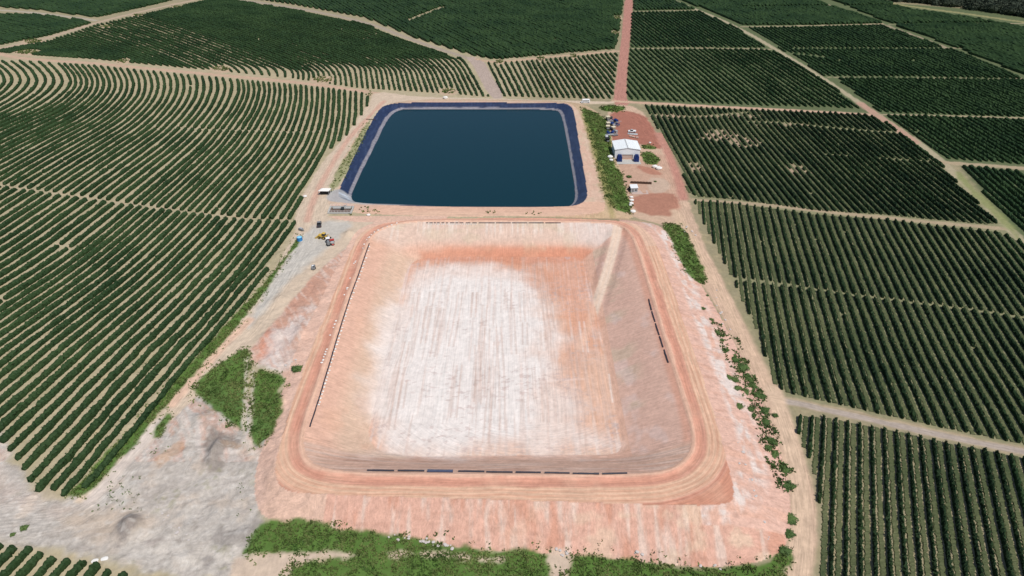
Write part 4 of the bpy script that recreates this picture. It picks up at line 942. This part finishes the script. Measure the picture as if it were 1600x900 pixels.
drum = MB(); drum.rod((0, 0, 0), (0, 0, .9), .31, 12); drum.rod((0, 0, .28), (0, 0, .32), .33, 12); drum.rod((0, 0, .58), (0, 0, .62), .33, 12); dm = drum.build('drum', m_blue); first = True
bx = {}
for side, x0, n in ((-1, 967.5, 0), (1, 994.0, 1)):
    p0 = G(x0, 251.5)[0]
    for lay, (nx, ny) in enumerate([(4, 5), (4, 5), (4, 4), (3, 3)]):
        for a in range(nx):
            for b_ in range(ny):
                o = dm if first else dm.copy()
                if not first: COL.objects.link(o)
                first = False
                o.location = (p0[0]+(a-(nx-1)/2)*.7+random.uniform(-.05, .05), p0[1]+(b_-(ny-1)/2)*.75, p0[2]+.1+lay*.92)
                tag(o, 'blue drum in the tall heap before the %s half of the white hall' % ('left' if side < 0 else 'right'), 'drum', 'blue drums heaped before the hall')
# small white cabin
t = thing('cabin', 990.8, 301.0, 'small white cabin with pale grey front, near the dark log stack', 'cabin'); 
MB().box(0, 2.1, 0, 3.5, 4.2, 2.4).build('wall', m_lgrey, t); MB().prism([(-1.95, 2.42), (-1.95, 2.54), (1.95, 2.72), (1.95, 2.6)], -.2, 4.6, 'y').build('roof', m_white, t)
MB().box(-.7, -.03, 0.05, .8, .06, 1.9).build('door', m_grey, t); MB().box(.8, -.03, 1.1, .8, .06, .7).build('window', m_glass, t); MB().box(-1.78, 1.6, .3, .06, 1.6, 1.6).build('side_wall_shade', m_dark, t)  # last: dark panel painting the shade on the cabin's left side
single_obj(MB().box(0, 0, 0, 8.5, 4.6, .08).build('concrete_pad', plain('pink_concrete', (.50, .38, .33), .9, scale=2)), 999.5, 300.5, 'pale concrete pad right of the small white cabin', 'pavement')
t = thing('cabin_shadow_block', 983.2, 297.5, 'dark tank shape added for the shadow left of the white cabin', 'tank'); MB().rod((0, 0, .5), (0, 0, 2.0), .6, 14).build('tank', m_dark, t); w_ = MB()  # dark tank shape added in place of the cabin's shadow
for a in (-.45, .45):
    for b_ in (-.45, .45): w_.box(a, b_, 0, .09, .09, .5)
w_.box(0, 0, .44, 1.1, 1.1, .07); w_.build('stand', m_grey, t)
# long dark stack of logs
t = thing('log_stack', 1001.5, 286.5, 'long low stack of dark brown logs behind the white cabin', 'log stack', rz=R(-6)); L_ = 11.0
for k in range(7):
    for j in range(3):
        MB().rod((-L_/2+k*1.58+.02, (j-1)*.52, .27+(k % 2)*.05), (-L_/2+(k+1)*1.58-.06, (j-1)*.52+random.uniform(-.06, .06), .27), .26, 9).build('log', m_brown, t)
    for j in range(2): MB().rod((-L_/2+k*1.58+.1, (j-.5)*.55, .74), (-L_/2+(k+1)*1.58-.1, (j-.5)*.52, .72), .25, 9).build('log', m_brown, t)
# sacks
def sack_mesh(name, sx, sy, sz, seed, mat):
    import bmesh
    bm = bmesh.new(); bmesh.ops.create_icosphere(bm, subdivisions=2, radius=1); rng = np.random.default_rng(seed)
    for v in bm.verts:
        x, y, z = v.co; p = 3.0; n = (abs(x)**p+abs(y)**p+abs(z)**p)**(1/p); k = 1+rng.normal(0, .05)
        v.co = (x/n*sx*k, y/n*sy*k, (z/n*.5+.5)*sz*k-.02)
    me = bpy.data.meshes.new(name); bm.to_mesh(me); bm.free(); me.materials.append(mat); return me
sk = [sack_mesh('big_sack', 1.0, .8, 1.2, s_, m_sack) for s_ in (1, 2, 3)]
for i, (px, py, s_, lb) in enumerate([(986.5,309,.9,'white big sack nearest the small cabin in the stack row'),(987,314,1.05,'second white big sack below the small cabin'),(986.5,319,1.1,'third white big sack below the small cabin'),
    (984.8,321.5,.7,'lowest small white sack beside the green bank below the cabin'),(989,332,1.3,'lone flat white sack at the yard corner near the basin rim'),
    (953.5,246.5,1.5,'white sack heap left of the white hall by the green bank'),(955,251,1.1,'smaller white sack below the heap left of the white hall'),(1023,262,1.5,'left white sheet bundle on the yard right of the hall'),(1029.5,264.5,1.7,'right white sheet bundle on the yard right of the hall'),
    (1015.5,223.5,.7,'small white sack on the red yard right of the hall'),(576,337,.9,'small white sack below the pond corner'),(477,308,1.0,'small white sack by the crop row ends on the left approach'),(696,154,1.6,'flat white sack on the road behind the pond')]):
    o = link('big_sack', sk[i % 3]); o.scale = (s_, s_, s_*.8); single_obj(o, px, py, lb, 'sack', None, random.uniform(-.4, .4))
# machinery cluster beside the green bank
def wheel_mb(x, y, r, wd): return MB().rod((x-wd/2, y, r), (x+wd/2, y, r), r, 16)
def sprayer(px, py, lb, rz):
    t = thing('sprayer', px, py, lb, 'sprayer', rz=rz); t.scale = (1.35,)*3; MB().box(0, .2, .55, 1.4, 2.6, .22).build('frame', m_grey, t); tk = MB().rod((0, -.8, 1.25), (0, 1.2, 1.25), .62, 14).build('tank', m_blue, t); MB().rod((0, .2, 1.86), (0, .2, 1.97), .22, 10).build('lid', m_dark, tk)
    for sx in (-1, 1): wh = wheel_mb(sx*.85, .2, .45, .3).build('wheel', m_dark, t); MB().rod((sx*.85-.16, .2, .45), (sx*.85+.16, .2, .45), .2, 10).build('rim', m_yel, wh)
    MB().rod((0, 1.4, .66), (0, 2.6, .5), .07, 8).build('drawbar', m_grey, t); b2 = MB(); b2.rod((-2.0, -1.2, 1.0), (2.0, -1.2, 1.0), .05, 6); b2.rod((-2.0, -1.2, .6), (2.0, -1.2, .6), .05, 6); b2.build('boom', m_steel, t)
def harrow(px, py, lb, rz, mat=None):
    t = thing('disc_harrow', px, py, lb, 'harrow', rz=rz); t.scale = (1.3,)*3; f = MB(); f.box(0, -.6, .7, 2.6, .16, .16); f.box(0, .6, .7, 2.6, .16, .16); f.box(-.9, 0, .7, .14, 1.04, .16); f.box(.9, 0, .7, .14, 1.04, .16); f.build('frame', mat or m_blue, t)
    for yy in (-.6, .6): f = MB(); [f.rod((x_-.03, yy, .34), (x_+.03, yy, .34), .33, 12) for x_ in np.linspace(-1.2, 1.2, 8)]; f.rod((-1.25, yy, .34), (1.25, yy, .34), .05, 8); f.build('disc_gang', m_steel, t)
    MB().box(0, 1.35, .62, .18, 1.3, .14).build('hitch', m_dark, t)
def hopper(px, py, lb, rz, mat):
    t = thing('spreader', px, py, lb, 'spreader', rz=rz); t.scale = (1.4,)*3; MB().box(0, 0, .75, 1.0, 1.1, 1.0, taper=1.75).build('hopper', mat, t); MB().box(0, 0, .5, 1.1, 2.2, .2).build('frame', m_grey, t)
    for sx in (-1, 1): wheel_mb(sx*.75, 0, .4, .25).build('wheel', m_dark, t)
    MB().rod((0, 1.1, .6), (0, 2.0, .5), .06, 8).build('drawbar', m_grey, t)
def tankbox(px, py, lb, rz, mat):
    t = thing('caged_tank', px, py, lb, 'tank', rz=rz); t.scale = (1.4,)*3; MB().box(0, 0, .16, 1.1, 1.1, 1.0).build('tank', mat, t, .08); f = MB()
    for z_ in (.2, .55, .9, 1.18):
        for a in (-.6, .6): f.box(a, 0, z_, .05, 1.25, .05); f.box(0, a, z_, 1.15, .05, .05)
    f.build('cage', m_steel, t); MB().box(0, 0, 0, 1.2, 1.2, .14).build('pallet', m_pallet, t)
random.seed(4)
hopper(949.8,187.5,'cream spreader at the far left end of the machinery cluster',.2,m_cream); tankbox(954.8,186.2,'black caged tank at the far end of the machinery cluster',.1,m_dark)
harrow(953.5,191.0,'pale grey disc harrow below the black tank in the machinery cluster',.3,m_lgrey); harrow(959.5,189.8,'blue disc harrow at the far right of the machinery cluster',-.4); sprayer(962.8,192.0,'blue tank sprayer on the right edge of the machinery cluster, second row',.5)
hopper(950.2,197.0,'small cream spreader beside the bank, middle of the machinery cluster',.1,m_cream); sprayer(955.8,196.5,'blue sprayer in the centre of the machinery cluster',1.2); tankbox(959.0,198.0,'grey caged tank right of the central blue sprayer',.3,m_lgrey); harrow(964.5,196.5,'dark blue harrow alone at the right of the machinery cluster',1.0)
hopper(949.6,202.2,'large cream spreader by the green bank, lower machinery cluster',0,m_cream); harrow(954.5,201.0,'blue disc harrow right of the large cream spreader',.8); hopper(958.2,203.8,'cream and grey spreader in the lower right of the machinery cluster',.5,m_cream); tankbox(962.5,207.6,'grey caged tank at the lower right of the machinery cluster',.6,m_lgrey)
sprayer(950.4,211.5,'dark blue sprayer at the lower left of the machinery cluster',.2); sprayer(956.2,210.8,'blue sprayer at the bottom centre of the machinery cluster',-.5); harrow(960.8,212.0,'grey disc harrow at the bottom right of the machinery cluster',.4,m_lgrey); tankbox(947.8,216.4,'small white caged tank just below the machinery cluster',.1,m_white); hopper(948.8,221.5,'small dark spreader between machinery cluster and hall',.3,m_dark)
# vehicles
def vehicle(px, py, lb, cat, rz, body, roofm, L=4.9, Wd=1.9, H=1.75, bed=True, name='pickup_truck'):
    t = thing(name, px, py, lb, cat, rz=rz)
    b_ = MB(); b_.box(0, 0, .38, Wd, L, .55); b_.build('body', body, t, .08)
    if bed:
        MB().box(0, L*.06, .93, Wd*.9, L*.36, H-.98, taper=.86).build('cab', m_glass, t, .06); MB().box(0, L*.05, H-.04, Wd*.76, L*.29, .05).build('roof', roofm, t, .02)
        q = MB(); q.box(-Wd/2+.05, -L*.31, .93, .09, L*.36, .3); q.box(Wd/2-.05, -L*.31, .93, .09, L*.36, .3); q.box(0, -L/2+.05, .93, Wd-.22, .09, .3); q.build('bed_side', body, t); MB().box(0, L*.37, .93, Wd*.88, L*.23, .1).build('bonnet', body, t, .03)
    else:
        MB().box(0, -L*.05, .93, Wd*.97, L*.86, H-1.0, taper=.95).build('cabin', body, t, .1); MB().box(0, -L*.05, H-.06, Wd*.84, L*.76, .06).build('roof', roofm, t, .02)
        for sx in (-1, 1): MB().box(sx*(Wd/2-.015), -L*.03, 1.35, .05, L*.66, .5).build('window', m_glass, t)
        MB().box(0, L*.378, 1.3, Wd*.8, .06, .6).build('windscreen', m_glass, t)
    for sx in (-1, 1):
        for sy in (-1, 1): wh = wheel_mb(sx*(Wd/2-.1), sy*L*.31, .38, .26).build('wheel', m_dark, t); MB().rod((sx*(Wd/2-.1)-.14, sy*L*.31, .38), (sx*(Wd/2-.1)+.14, sy*L*.31, .38), .2, 10).build('rim', m_steel, wh)
        MB().box(sx*Wd*.36, L/2+.005, .68, .3, .04, .16).build('headlight', m_lgrey, t)
        MB().box(sx*Wd*.4, -L/2-.005, .68, .18, .04, .2).build('tail_light', m_red, t)
    return t
vehicle(499, 352.5, 'dark grey pickup truck on the sandy approach below the pump pit', 'pickup truck', R(12), m_navy, m_grey, 5.0, 2.0, 1.8)
vehicle(914.5, 160.5, 'white van parked on the road at the far right pond corner', 'van', R(94), m_white, m_white, 6.2, 2.2, 2.4, False, 'van')
vehicle(987.5, 206.5, 'white and grey pickup on the red yard behind the hall', 'pickup truck', R(82), m_white, m_lgrey, 4.8, 1.9, 1.7)
plt = MB(); [plt.box(0, 0, k*.16+.1, 1.2, 1.2, .05) for k in range(4)]; [plt.box(a, 0, k*.16, .1, 1.1, .1) for k in range(4) for a in (-.5, 0, .5)]; pm = plt.build('pallet_stack', m_pallet)
for i, (px, py, lb) in enumerate([(985.5,213.6,'left pale pallet stack right behind the white hall'),(990.0,214.6,'middle pale pallet stack behind the white hall'),(995.5,215.6,'right pale pallet stack behind the white hall')]):
    o = pm if i == 0 else pm.copy()
    if i: COL.objects.link(o)
    o.scale = (1.3, 1.3, 1); single_obj(o, px, py, lb, 'pallets', 'pallet stacks behind the hall', random.uniform(-.4, .4))
t = thing('steel_frame_pile', 988.5, 209.5, 'flat grey pile of steel bars between pickup and pallets', 'steel bars', rz=R(-15))
for k in range(12): MB().rod((-3, (k-6)*.22, .1+.05*(k % 3)), (3, (k-6)*.2+.2, .1), .07, 6).build('bar', m_steel, t)
# backhoe loader and tractor
t = thing('backhoe_loader', 505.5, 372.5, 'yellow backhoe loader beside the red tractor on the sandy ground', 'backhoe', rz=R(72))
MB().box(0, .3, .75, 1.5, 3.6, .8).build('body', m_yel, t, .06); MB().box(0, -.5, 1.55, 1.4, 1.4, 1.15, taper=.9).build('cab', m_glass, t, .04); MB().box(0, -.5, 2.7, 1.5, 1.5, .1).build('roof', m_yel, t); MB().box(0, 1.3, 1.5, 1.0, 1.6, .45).build('bonnet', m_yel, t, .05)
for sx in (-1, 1):
    for yy, rr in ((-.7, .75), (1.6, .55)): wh = wheel_mb(sx*.95, yy, rr, .42).build('wheel', m_dark, t); MB().rod((sx*.95-.22, yy, rr), (sx*.95+.22, yy, rr), rr*.5, 12).build('rim', m_yel, wh)
    MB().rod((sx*.5, 1.2, 1.2), (sx*.5, 3.0, .7), .1, 8).build('loader_arm', m_yel, t)
MB().prism([(2.9, .05), (3.7, .05), (3.6, .35), (3.1, .8), (2.9, .8)], -1.2, 1.2, 'x').build('front_bucket', m_yel, t)
a_ = MB().rod((0, -1.6, 1.2), (0, -2.7, 2.6), .14, 8).build('boom', m_yel, t); MB().rod((0, -2.7, 2.6), (0, -3.6, 1.4), .11, 8).build('dipper', m_yel, a_); MB().box(0, -3.7, .8, .7, .6, .6, taper=.6).build('digging_bucket', m_hatch, t)
t = thing('tractor', 515.0, 379.0, 'red tractor with white canopy beside the yellow backhoe loader', 'tractor', rz=R(-68))
MB().box(0, 1.0, .8, .8, 2.2, .7).build('bonnet', m_red, t, .06); MB().box(0, -.5, .7, 1.0, 1.3, .5).build('body', m_grey, t); MB().box(0, -.5, 1.2, .6, .5, .5).build('seat', m_dark, t); MB().box(0, -.5, 2.35, 1.7, 1.7, .12).build('canopy', m_white, t)
for sx in (-1, 1):
    for yy in (-1.1, .2): MB().box(sx*.7, yy, .9, .07, .07, 1.44).build('post', m_grey, t)
    for yy, rr in ((-.7, .75), (1.6, .45)): wh = wheel_mb(sx*.8, yy, rr, .36).build('wheel', m_dark, t); MB().rod((sx*.8-.19, yy, rr), (sx*.8+.19, yy, rr), rr*.5, 12).build('rim', m_red, wh)
t = thing('water_trailer', 513.5, 383.0, 'dark grey tank trailer just below the white canopied tractor', 'trailer', rz=R(20)); MB().box(0, 0, .5, 1.5, 2.8, .2).build('chassis', m_hatch, t); MB().rod((0, -1.2, 1.25), (0, 1.2, 1.25), .62, 14).build('tank', m_grey, t)
for sx in (-1, 1): wheel_mb(sx*.9, 0, .42, .28).build('wheel', m_dark, t)
MB().rod((0, 1.4, .6), (0, 2.4, .5), .07, 8).build('drawbar', m_hatch, t)
t = thing('seed_spreader', 520.0, 383.0, 'small grey and pink spreader right of the tank trailer', 'spreader', rz=.5); MB().box(0, 0, .7, .8, .8, .9, taper=1.7).build('hopper', m_lgrey, t); MB().box(0, 0, .45, .9, 1.6, .2).build('frame', m_red, t)
for sx in (-1, 1): wheel_mb(sx*.65, 0, .38, .22).build('wheel', m_dark, t)
t = thing('blue_tank', 468.5, 375.5, 'bright blue round water tank at the verge of the left crop field', 'water tank'); w_ = MB().rod((0, 0, 0), (0, 0, 1.7), 1.25, 20, 1.15).build('tank', m_sky, t); MB().rod((0, 0, 1.7), (0, 0, 2.0), 1.15, 20, .5).build('lid', plain('pale_blue_lid', (.25, .58, .78), .4), t)
for z_ in (.4, .9, 1.35): MB().rod((0, 0, z_), (0, 0, z_+.06), 1.27, 20).build('rib', m_blue, w_)
t = thing('pump_unit', 470.5, 360.0, 'small grey pump unit on skids above the blue water tank', 'pump', rz=R(-30)); MB().box(0, 0, .3, 2.2, 1.1, .8).build('housing', m_grey, t, .05); MB().rod((.9, 0, .6), (1.9, 0, .6), .2, 10).build('pipe', m_steel, t)
for sx in (-1, 1): MB().box(0, sx*.5, 0, 2.6, .14, .3).build('skid', m_hatch, t)
MB().box(0, 0, 1.15, 1.6, .9, .12).build('lid', m_lgrey, t)
t = thing('generator_trailer', 490.0, 420.5, 'small grey machine trailer alone on the pale rough ground', 'trailer', rz=R(10)); MB().box(0, .2, .45, 1.5, 2.6, .9).build('housing', m_grey, t, .06); MB().box(-.2, .6, 1.36, .7, .7, .1).build('panel', m_white, t); MB().box(.3, -.4, 1.36, .6, .8, .08).build('grille', m_dark, t)
for sx in (-1, 1): wheel_mb(sx*.85, .2, .36, .24).build('wheel', m_dark, t)
MB().rod((0, -1.1, .5), (0, -2.2, .4), .06, 8).build('drawbar', m_hatch, t)
# canopy by the approach road
t = thing('canopy', 506.5, 305.5, 'open shelter with pale hipped roof beside the pond approach road', 'shelter', rz=R(-2))
w_ = MB(); w_.V = [(-2.9, 0, 2.3), (2.5, 0, 2.3), (3.1, 3.6, 2.3), (-2.0, 3.6, 2.3), (-.6, 2.0, 3.1), (.9, 2.0, 3.1)]; w_.F = [(0, 1, 5, 4), (1, 2, 5), (2, 3, 4, 5), (3, 0, 4), (0, 3, 2, 1)]; w_.build('roof', m_sack, t)
for a, b_ in ((-2.6, .2), (2.3, .2), (2.8, 3.4), (-1.8, 3.4)): MB().box(a, b_, 0, .14, .14, 2.3).build('post', m_grey, t)
MB().box(0, 2.0, .02, 4.2, 2.2, 1.5).build('under_roof_shade', m_dark, t)  # dark block added to imitate the shade beneath the roof
# pump pit
t = thing('pump_pit', 530.5, 334.5, 'rectangular concrete pump pit with brown silt and railings at the pond corner', 'pump pit'); PWD, PD = 10.6, 6.6
w_ = MB(); w_.box(0, .3, 0, PWD+.8, .6, .7); w_.box(0, PD, 0, PWD+.8, .6, .9); w_.box(-PWD/2-.1, PD/2+.15, 0, .6, PD-.9, .8); w_.box(PWD/2+.1, PD/2+.15, 0, .6, PD-.9, .8); w_.build('rim_wall', m_conc, t)
MB().box(0, PD/2+.15, .02, PWD-.4, PD-.9, .12).build('silt_floor', m_silt, t); dk = MB().box(.2, PD-1.35, .35, PWD*.8, 1.3, .55).build('deck', m_conc, t); MB().box(.6, PD-2.1, .3, 1.5, 1.9, .75).build('hatch', m_hatch, dk)
pp = MB(); pp.rod((-4.2, PD-1.9, .9), (0, PD-1.9, .9), .09, 8); pp.rod((2, PD-1.9, .9), (2, PD-.9, 1.3), .12, 8); pp.rod((1.0, PD-.3, 1.2), (1.9, PD+1.6, .8), .16, 8); pp.build('pipe', m_steel, t)
rl = MB()
for z_ in (1.3, 1.75): rl.rod((-PWD/2-.1, .3, z_), (PWD/2+.1, .3, z_), .025, 6); rl.rod((-PWD/2-.1, PD, z_+.2), (PWD/2+.1, PD, z_+.2), .025, 6); rl.rod((-PWD/2-.1, .3, z_), (-PWD/2-.1, PD, z_+.2), .025, 6)
rl.build('handrail', m_white, t)
for k in range(8): MB().rod((-PWD/2+k*PWD/7, .3, .7), (-PWD/2+k*PWD/7, .3, 1.77), .04, 6).build('post', m_white, t)
for k in range(8): MB().rod((-PWD/2+k*PWD/7, PD, .9), (-PWD/2+k*PWD/7, PD, 1.97), .04, 6).build('post', m_white, t)
for (px, py) in ((509, 335), (517, 337), (549, 336), (512, 318)): pass
# jetty on the left pond edge
t = thing('jetty', 579.5, 187.0, 'thin dark plank walkway across the left pond edge', 'walkway', rz=R(-4)); MB().box(0, 0, .3, 6.2, .55, .1).build('plank', m_brown, t)
for a in (-2.6, -.4, 2.2): MB().box(a, 0, -.9, .1, .4, 1.2).build('post', m_grey, t)
# rolls of liner along the basin rim
def roll_between(p0, p1, r, mat, lb, grp):
    A, B = G([p0[0], p1[0]], [p0[1], p1[1]]); c = (A+B)/2; d = B-A
    w_ = MB(); n = 5
    for k in range(n):
        a = A+d*k/n-c; b_ = A+d*(k+1)/n-c; j = random.uniform(-.04, .04); a = a+[j, 0, r*.8]; b_ = b_+[j, 0, r*.8]; w_.rod(a, b_, r*random.uniform(.9, 1.1), 8)
    o = w_.build('liner_roll', mat); o.location = c; tag(o, lb, 'liner roll', grp)
fr_ = [((574,735.5),(616,736)), ((622,736),(663,736.5)), ((668,737),(708,737.5)), ((716,737),(757,737.5)), ((760,738),(801,738.5)), ((806,738.5),(845,739)), ((851,739.5),(890,740)), ((895,740.5),(936,741)), ((941,741),(980,740))]
for i, (a, b_) in enumerate(fr_):
    roll_between(a, b_, .42 if i == 2 else .27, m_rollb if i == 2 else m_roll, 'thick bluish liner roll on the near basin rim' if i == 2 else f'{ordinal(i+1)} black liner roll from the left on the near basin rim', 'liner rolls on the near rim')
rg_ = [((1013.5,468),(1018,485)), ((1018.5,487),(1023.5,503)), ((1024,506),(1030,524)), ((1030.5,526),(1036,543)), ((1037.5,547),(1044,567))]
for i, (a, b_) in enumerate(rg_): roll_between(a, b_, .24, m_roll, f'{ordinal(i+1)} black liner roll from the far end on the right basin rim', 'liner rolls on the right rim')
lf = np.array([(577,381),(572,395),(562,425),(548,462),(535,502),(522,545),(510,585),(498,625),(484,668)], float); dd = np.r_[0, np.cumsum(np.hypot(*np.diff(lf, axis=0).T))]
cuts = np.linspace(0, dd[-1], 25); X_ = np.interp(cuts, dd, lf[:, 0]); Y_ = np.interp(cuts, dd, lf[:, 1])
for i in range(24): roll_between((X_[i], Y_[i]), (X_[i+1]-(X_[i+1]-X_[i])*.06, Y_[i+1]-(Y_[i+1]-Y_[i])*.06), .22, m_roll, f'{ordinal(i+1)} dark liner roll from the far end on the left basin rim', 'liner rolls on the left rim')
bk = [(666,669),(671,676),(678,681),(683,687),(690,694),(697,700),(703,710),(712,716),(718,724),(728,735),(738,745),(748,773),(775,798),(800,824),(826,850),(852,876)]
for i, (a, b_) in enumerate(bk): roll_between((a, 348.6), (b_, 348.6), .2, m_roll, f'{ordinal(i+1)} dark liner roll from the left on the far basin rim', 'liner rolls on the far rim')
# sandbags
sbm = sack_mesh('sandbag', .34, .24, .26, 7, m_sack); pts = []
for k in range(46):
    f_ = k/45*.86+.02; x_ = np.interp(f_*dd[-1], dd, lf[:, 0])+2.6; y_ = np.interp(f_*dd[-1], dd, lf[:, 1])+random.uniform(-1, 1); pts.append((x_+random.uniform(-.4, .4), y_, 0))
for (x_, y_) in [(620,349),(612,352),(605,354),(598,357),(591,360),(585,363),(580,367),(577,371),(573,375),(569,382),(567,388),(575,372),(556,408),(553,412),(555,410),(547,435),(543,450),(542,452),(538,461),(525,502),(523,507),(521,512),(516,524),(511,546),(509,550),(508,554),(506,558),(505,563),(503,567)]: pts.append((x_, y_, 1))
for (x_, y_, k_) in pts:
    o = link('sandbag', sbm); s_ = random.uniform(.9, 1.5); o.scale = (s_, s_, s_)
    single_obj(o, x_, y_, 'small white sandbag beside the dark liner rolls on the left rim' if k_ == 0 else 'small white sandbag on the rim road left of the basin', 'sandbag', 'sandbags by the liner rolls' if k_ == 0 else 'sandbags on the rim road', random.uniform(0, 3))
for k in range(26):
    o = link('sandbag', sbm); single_obj(o, 668+k*3.0+random.uniform(-1, 1), 350.6, 'small white sandbag below the dark rolls on the far basin rim', 'sandbag', 'sandbags on the far rim', random.uniform(0, 3))
# white sheets near the bottom left rows, stones
for i, (px, py, lb) in enumerate([(148.5,877,'left flat white sheet on the bare strip by the near rows'), (163.5,873.5,'right flat white sheet on the bare strip by the near rows')]):
    o = link('sheet_bundle', sack_mesh('sheet_bundle', .9, .6, .35, 20+i, m_sack)); single_obj(o, px, py, lb, 'sheet', None, .3)
rk = [sack_mesh('stone', .5, .4, .45, 30+i, plain('pale_stone', (.55, .50, .47), .95)) for i in range(2)]
random.seed(12)
STN = [((600,838),(680,846),10), ((655,846),(720,856),14), ((860,852),(890,872),8), ((1090,880),(1130,890),5), ((1060,350),(1085,368),9), ((1150,690),(1210,860),14), ((440,580),(470,560),5), ((240,790),(300,850),10), ((990,860),(1010,870),3), ((1105,430),(1140,520),8)]
for (a, b_, n) in STN:
    for k in range(n):
        f_ = random.random(); o = link('stone', random.choice(rk)); s_ = random.uniform(.4, 1.1); o.scale = (s_, s_, s_*.8)
        single_obj(o, a[0]+(b_[0]-a[0])*f_+random.uniform(-6, 6), a[1]+(b_[1]-a[1])*f_+random.uniform(-4, 4), 'small pale stone lying on the bare ground around the embankment', 'stone', 'stones around the embankment', random.uniform(0, 3))
bpy.context.view_layer.update()
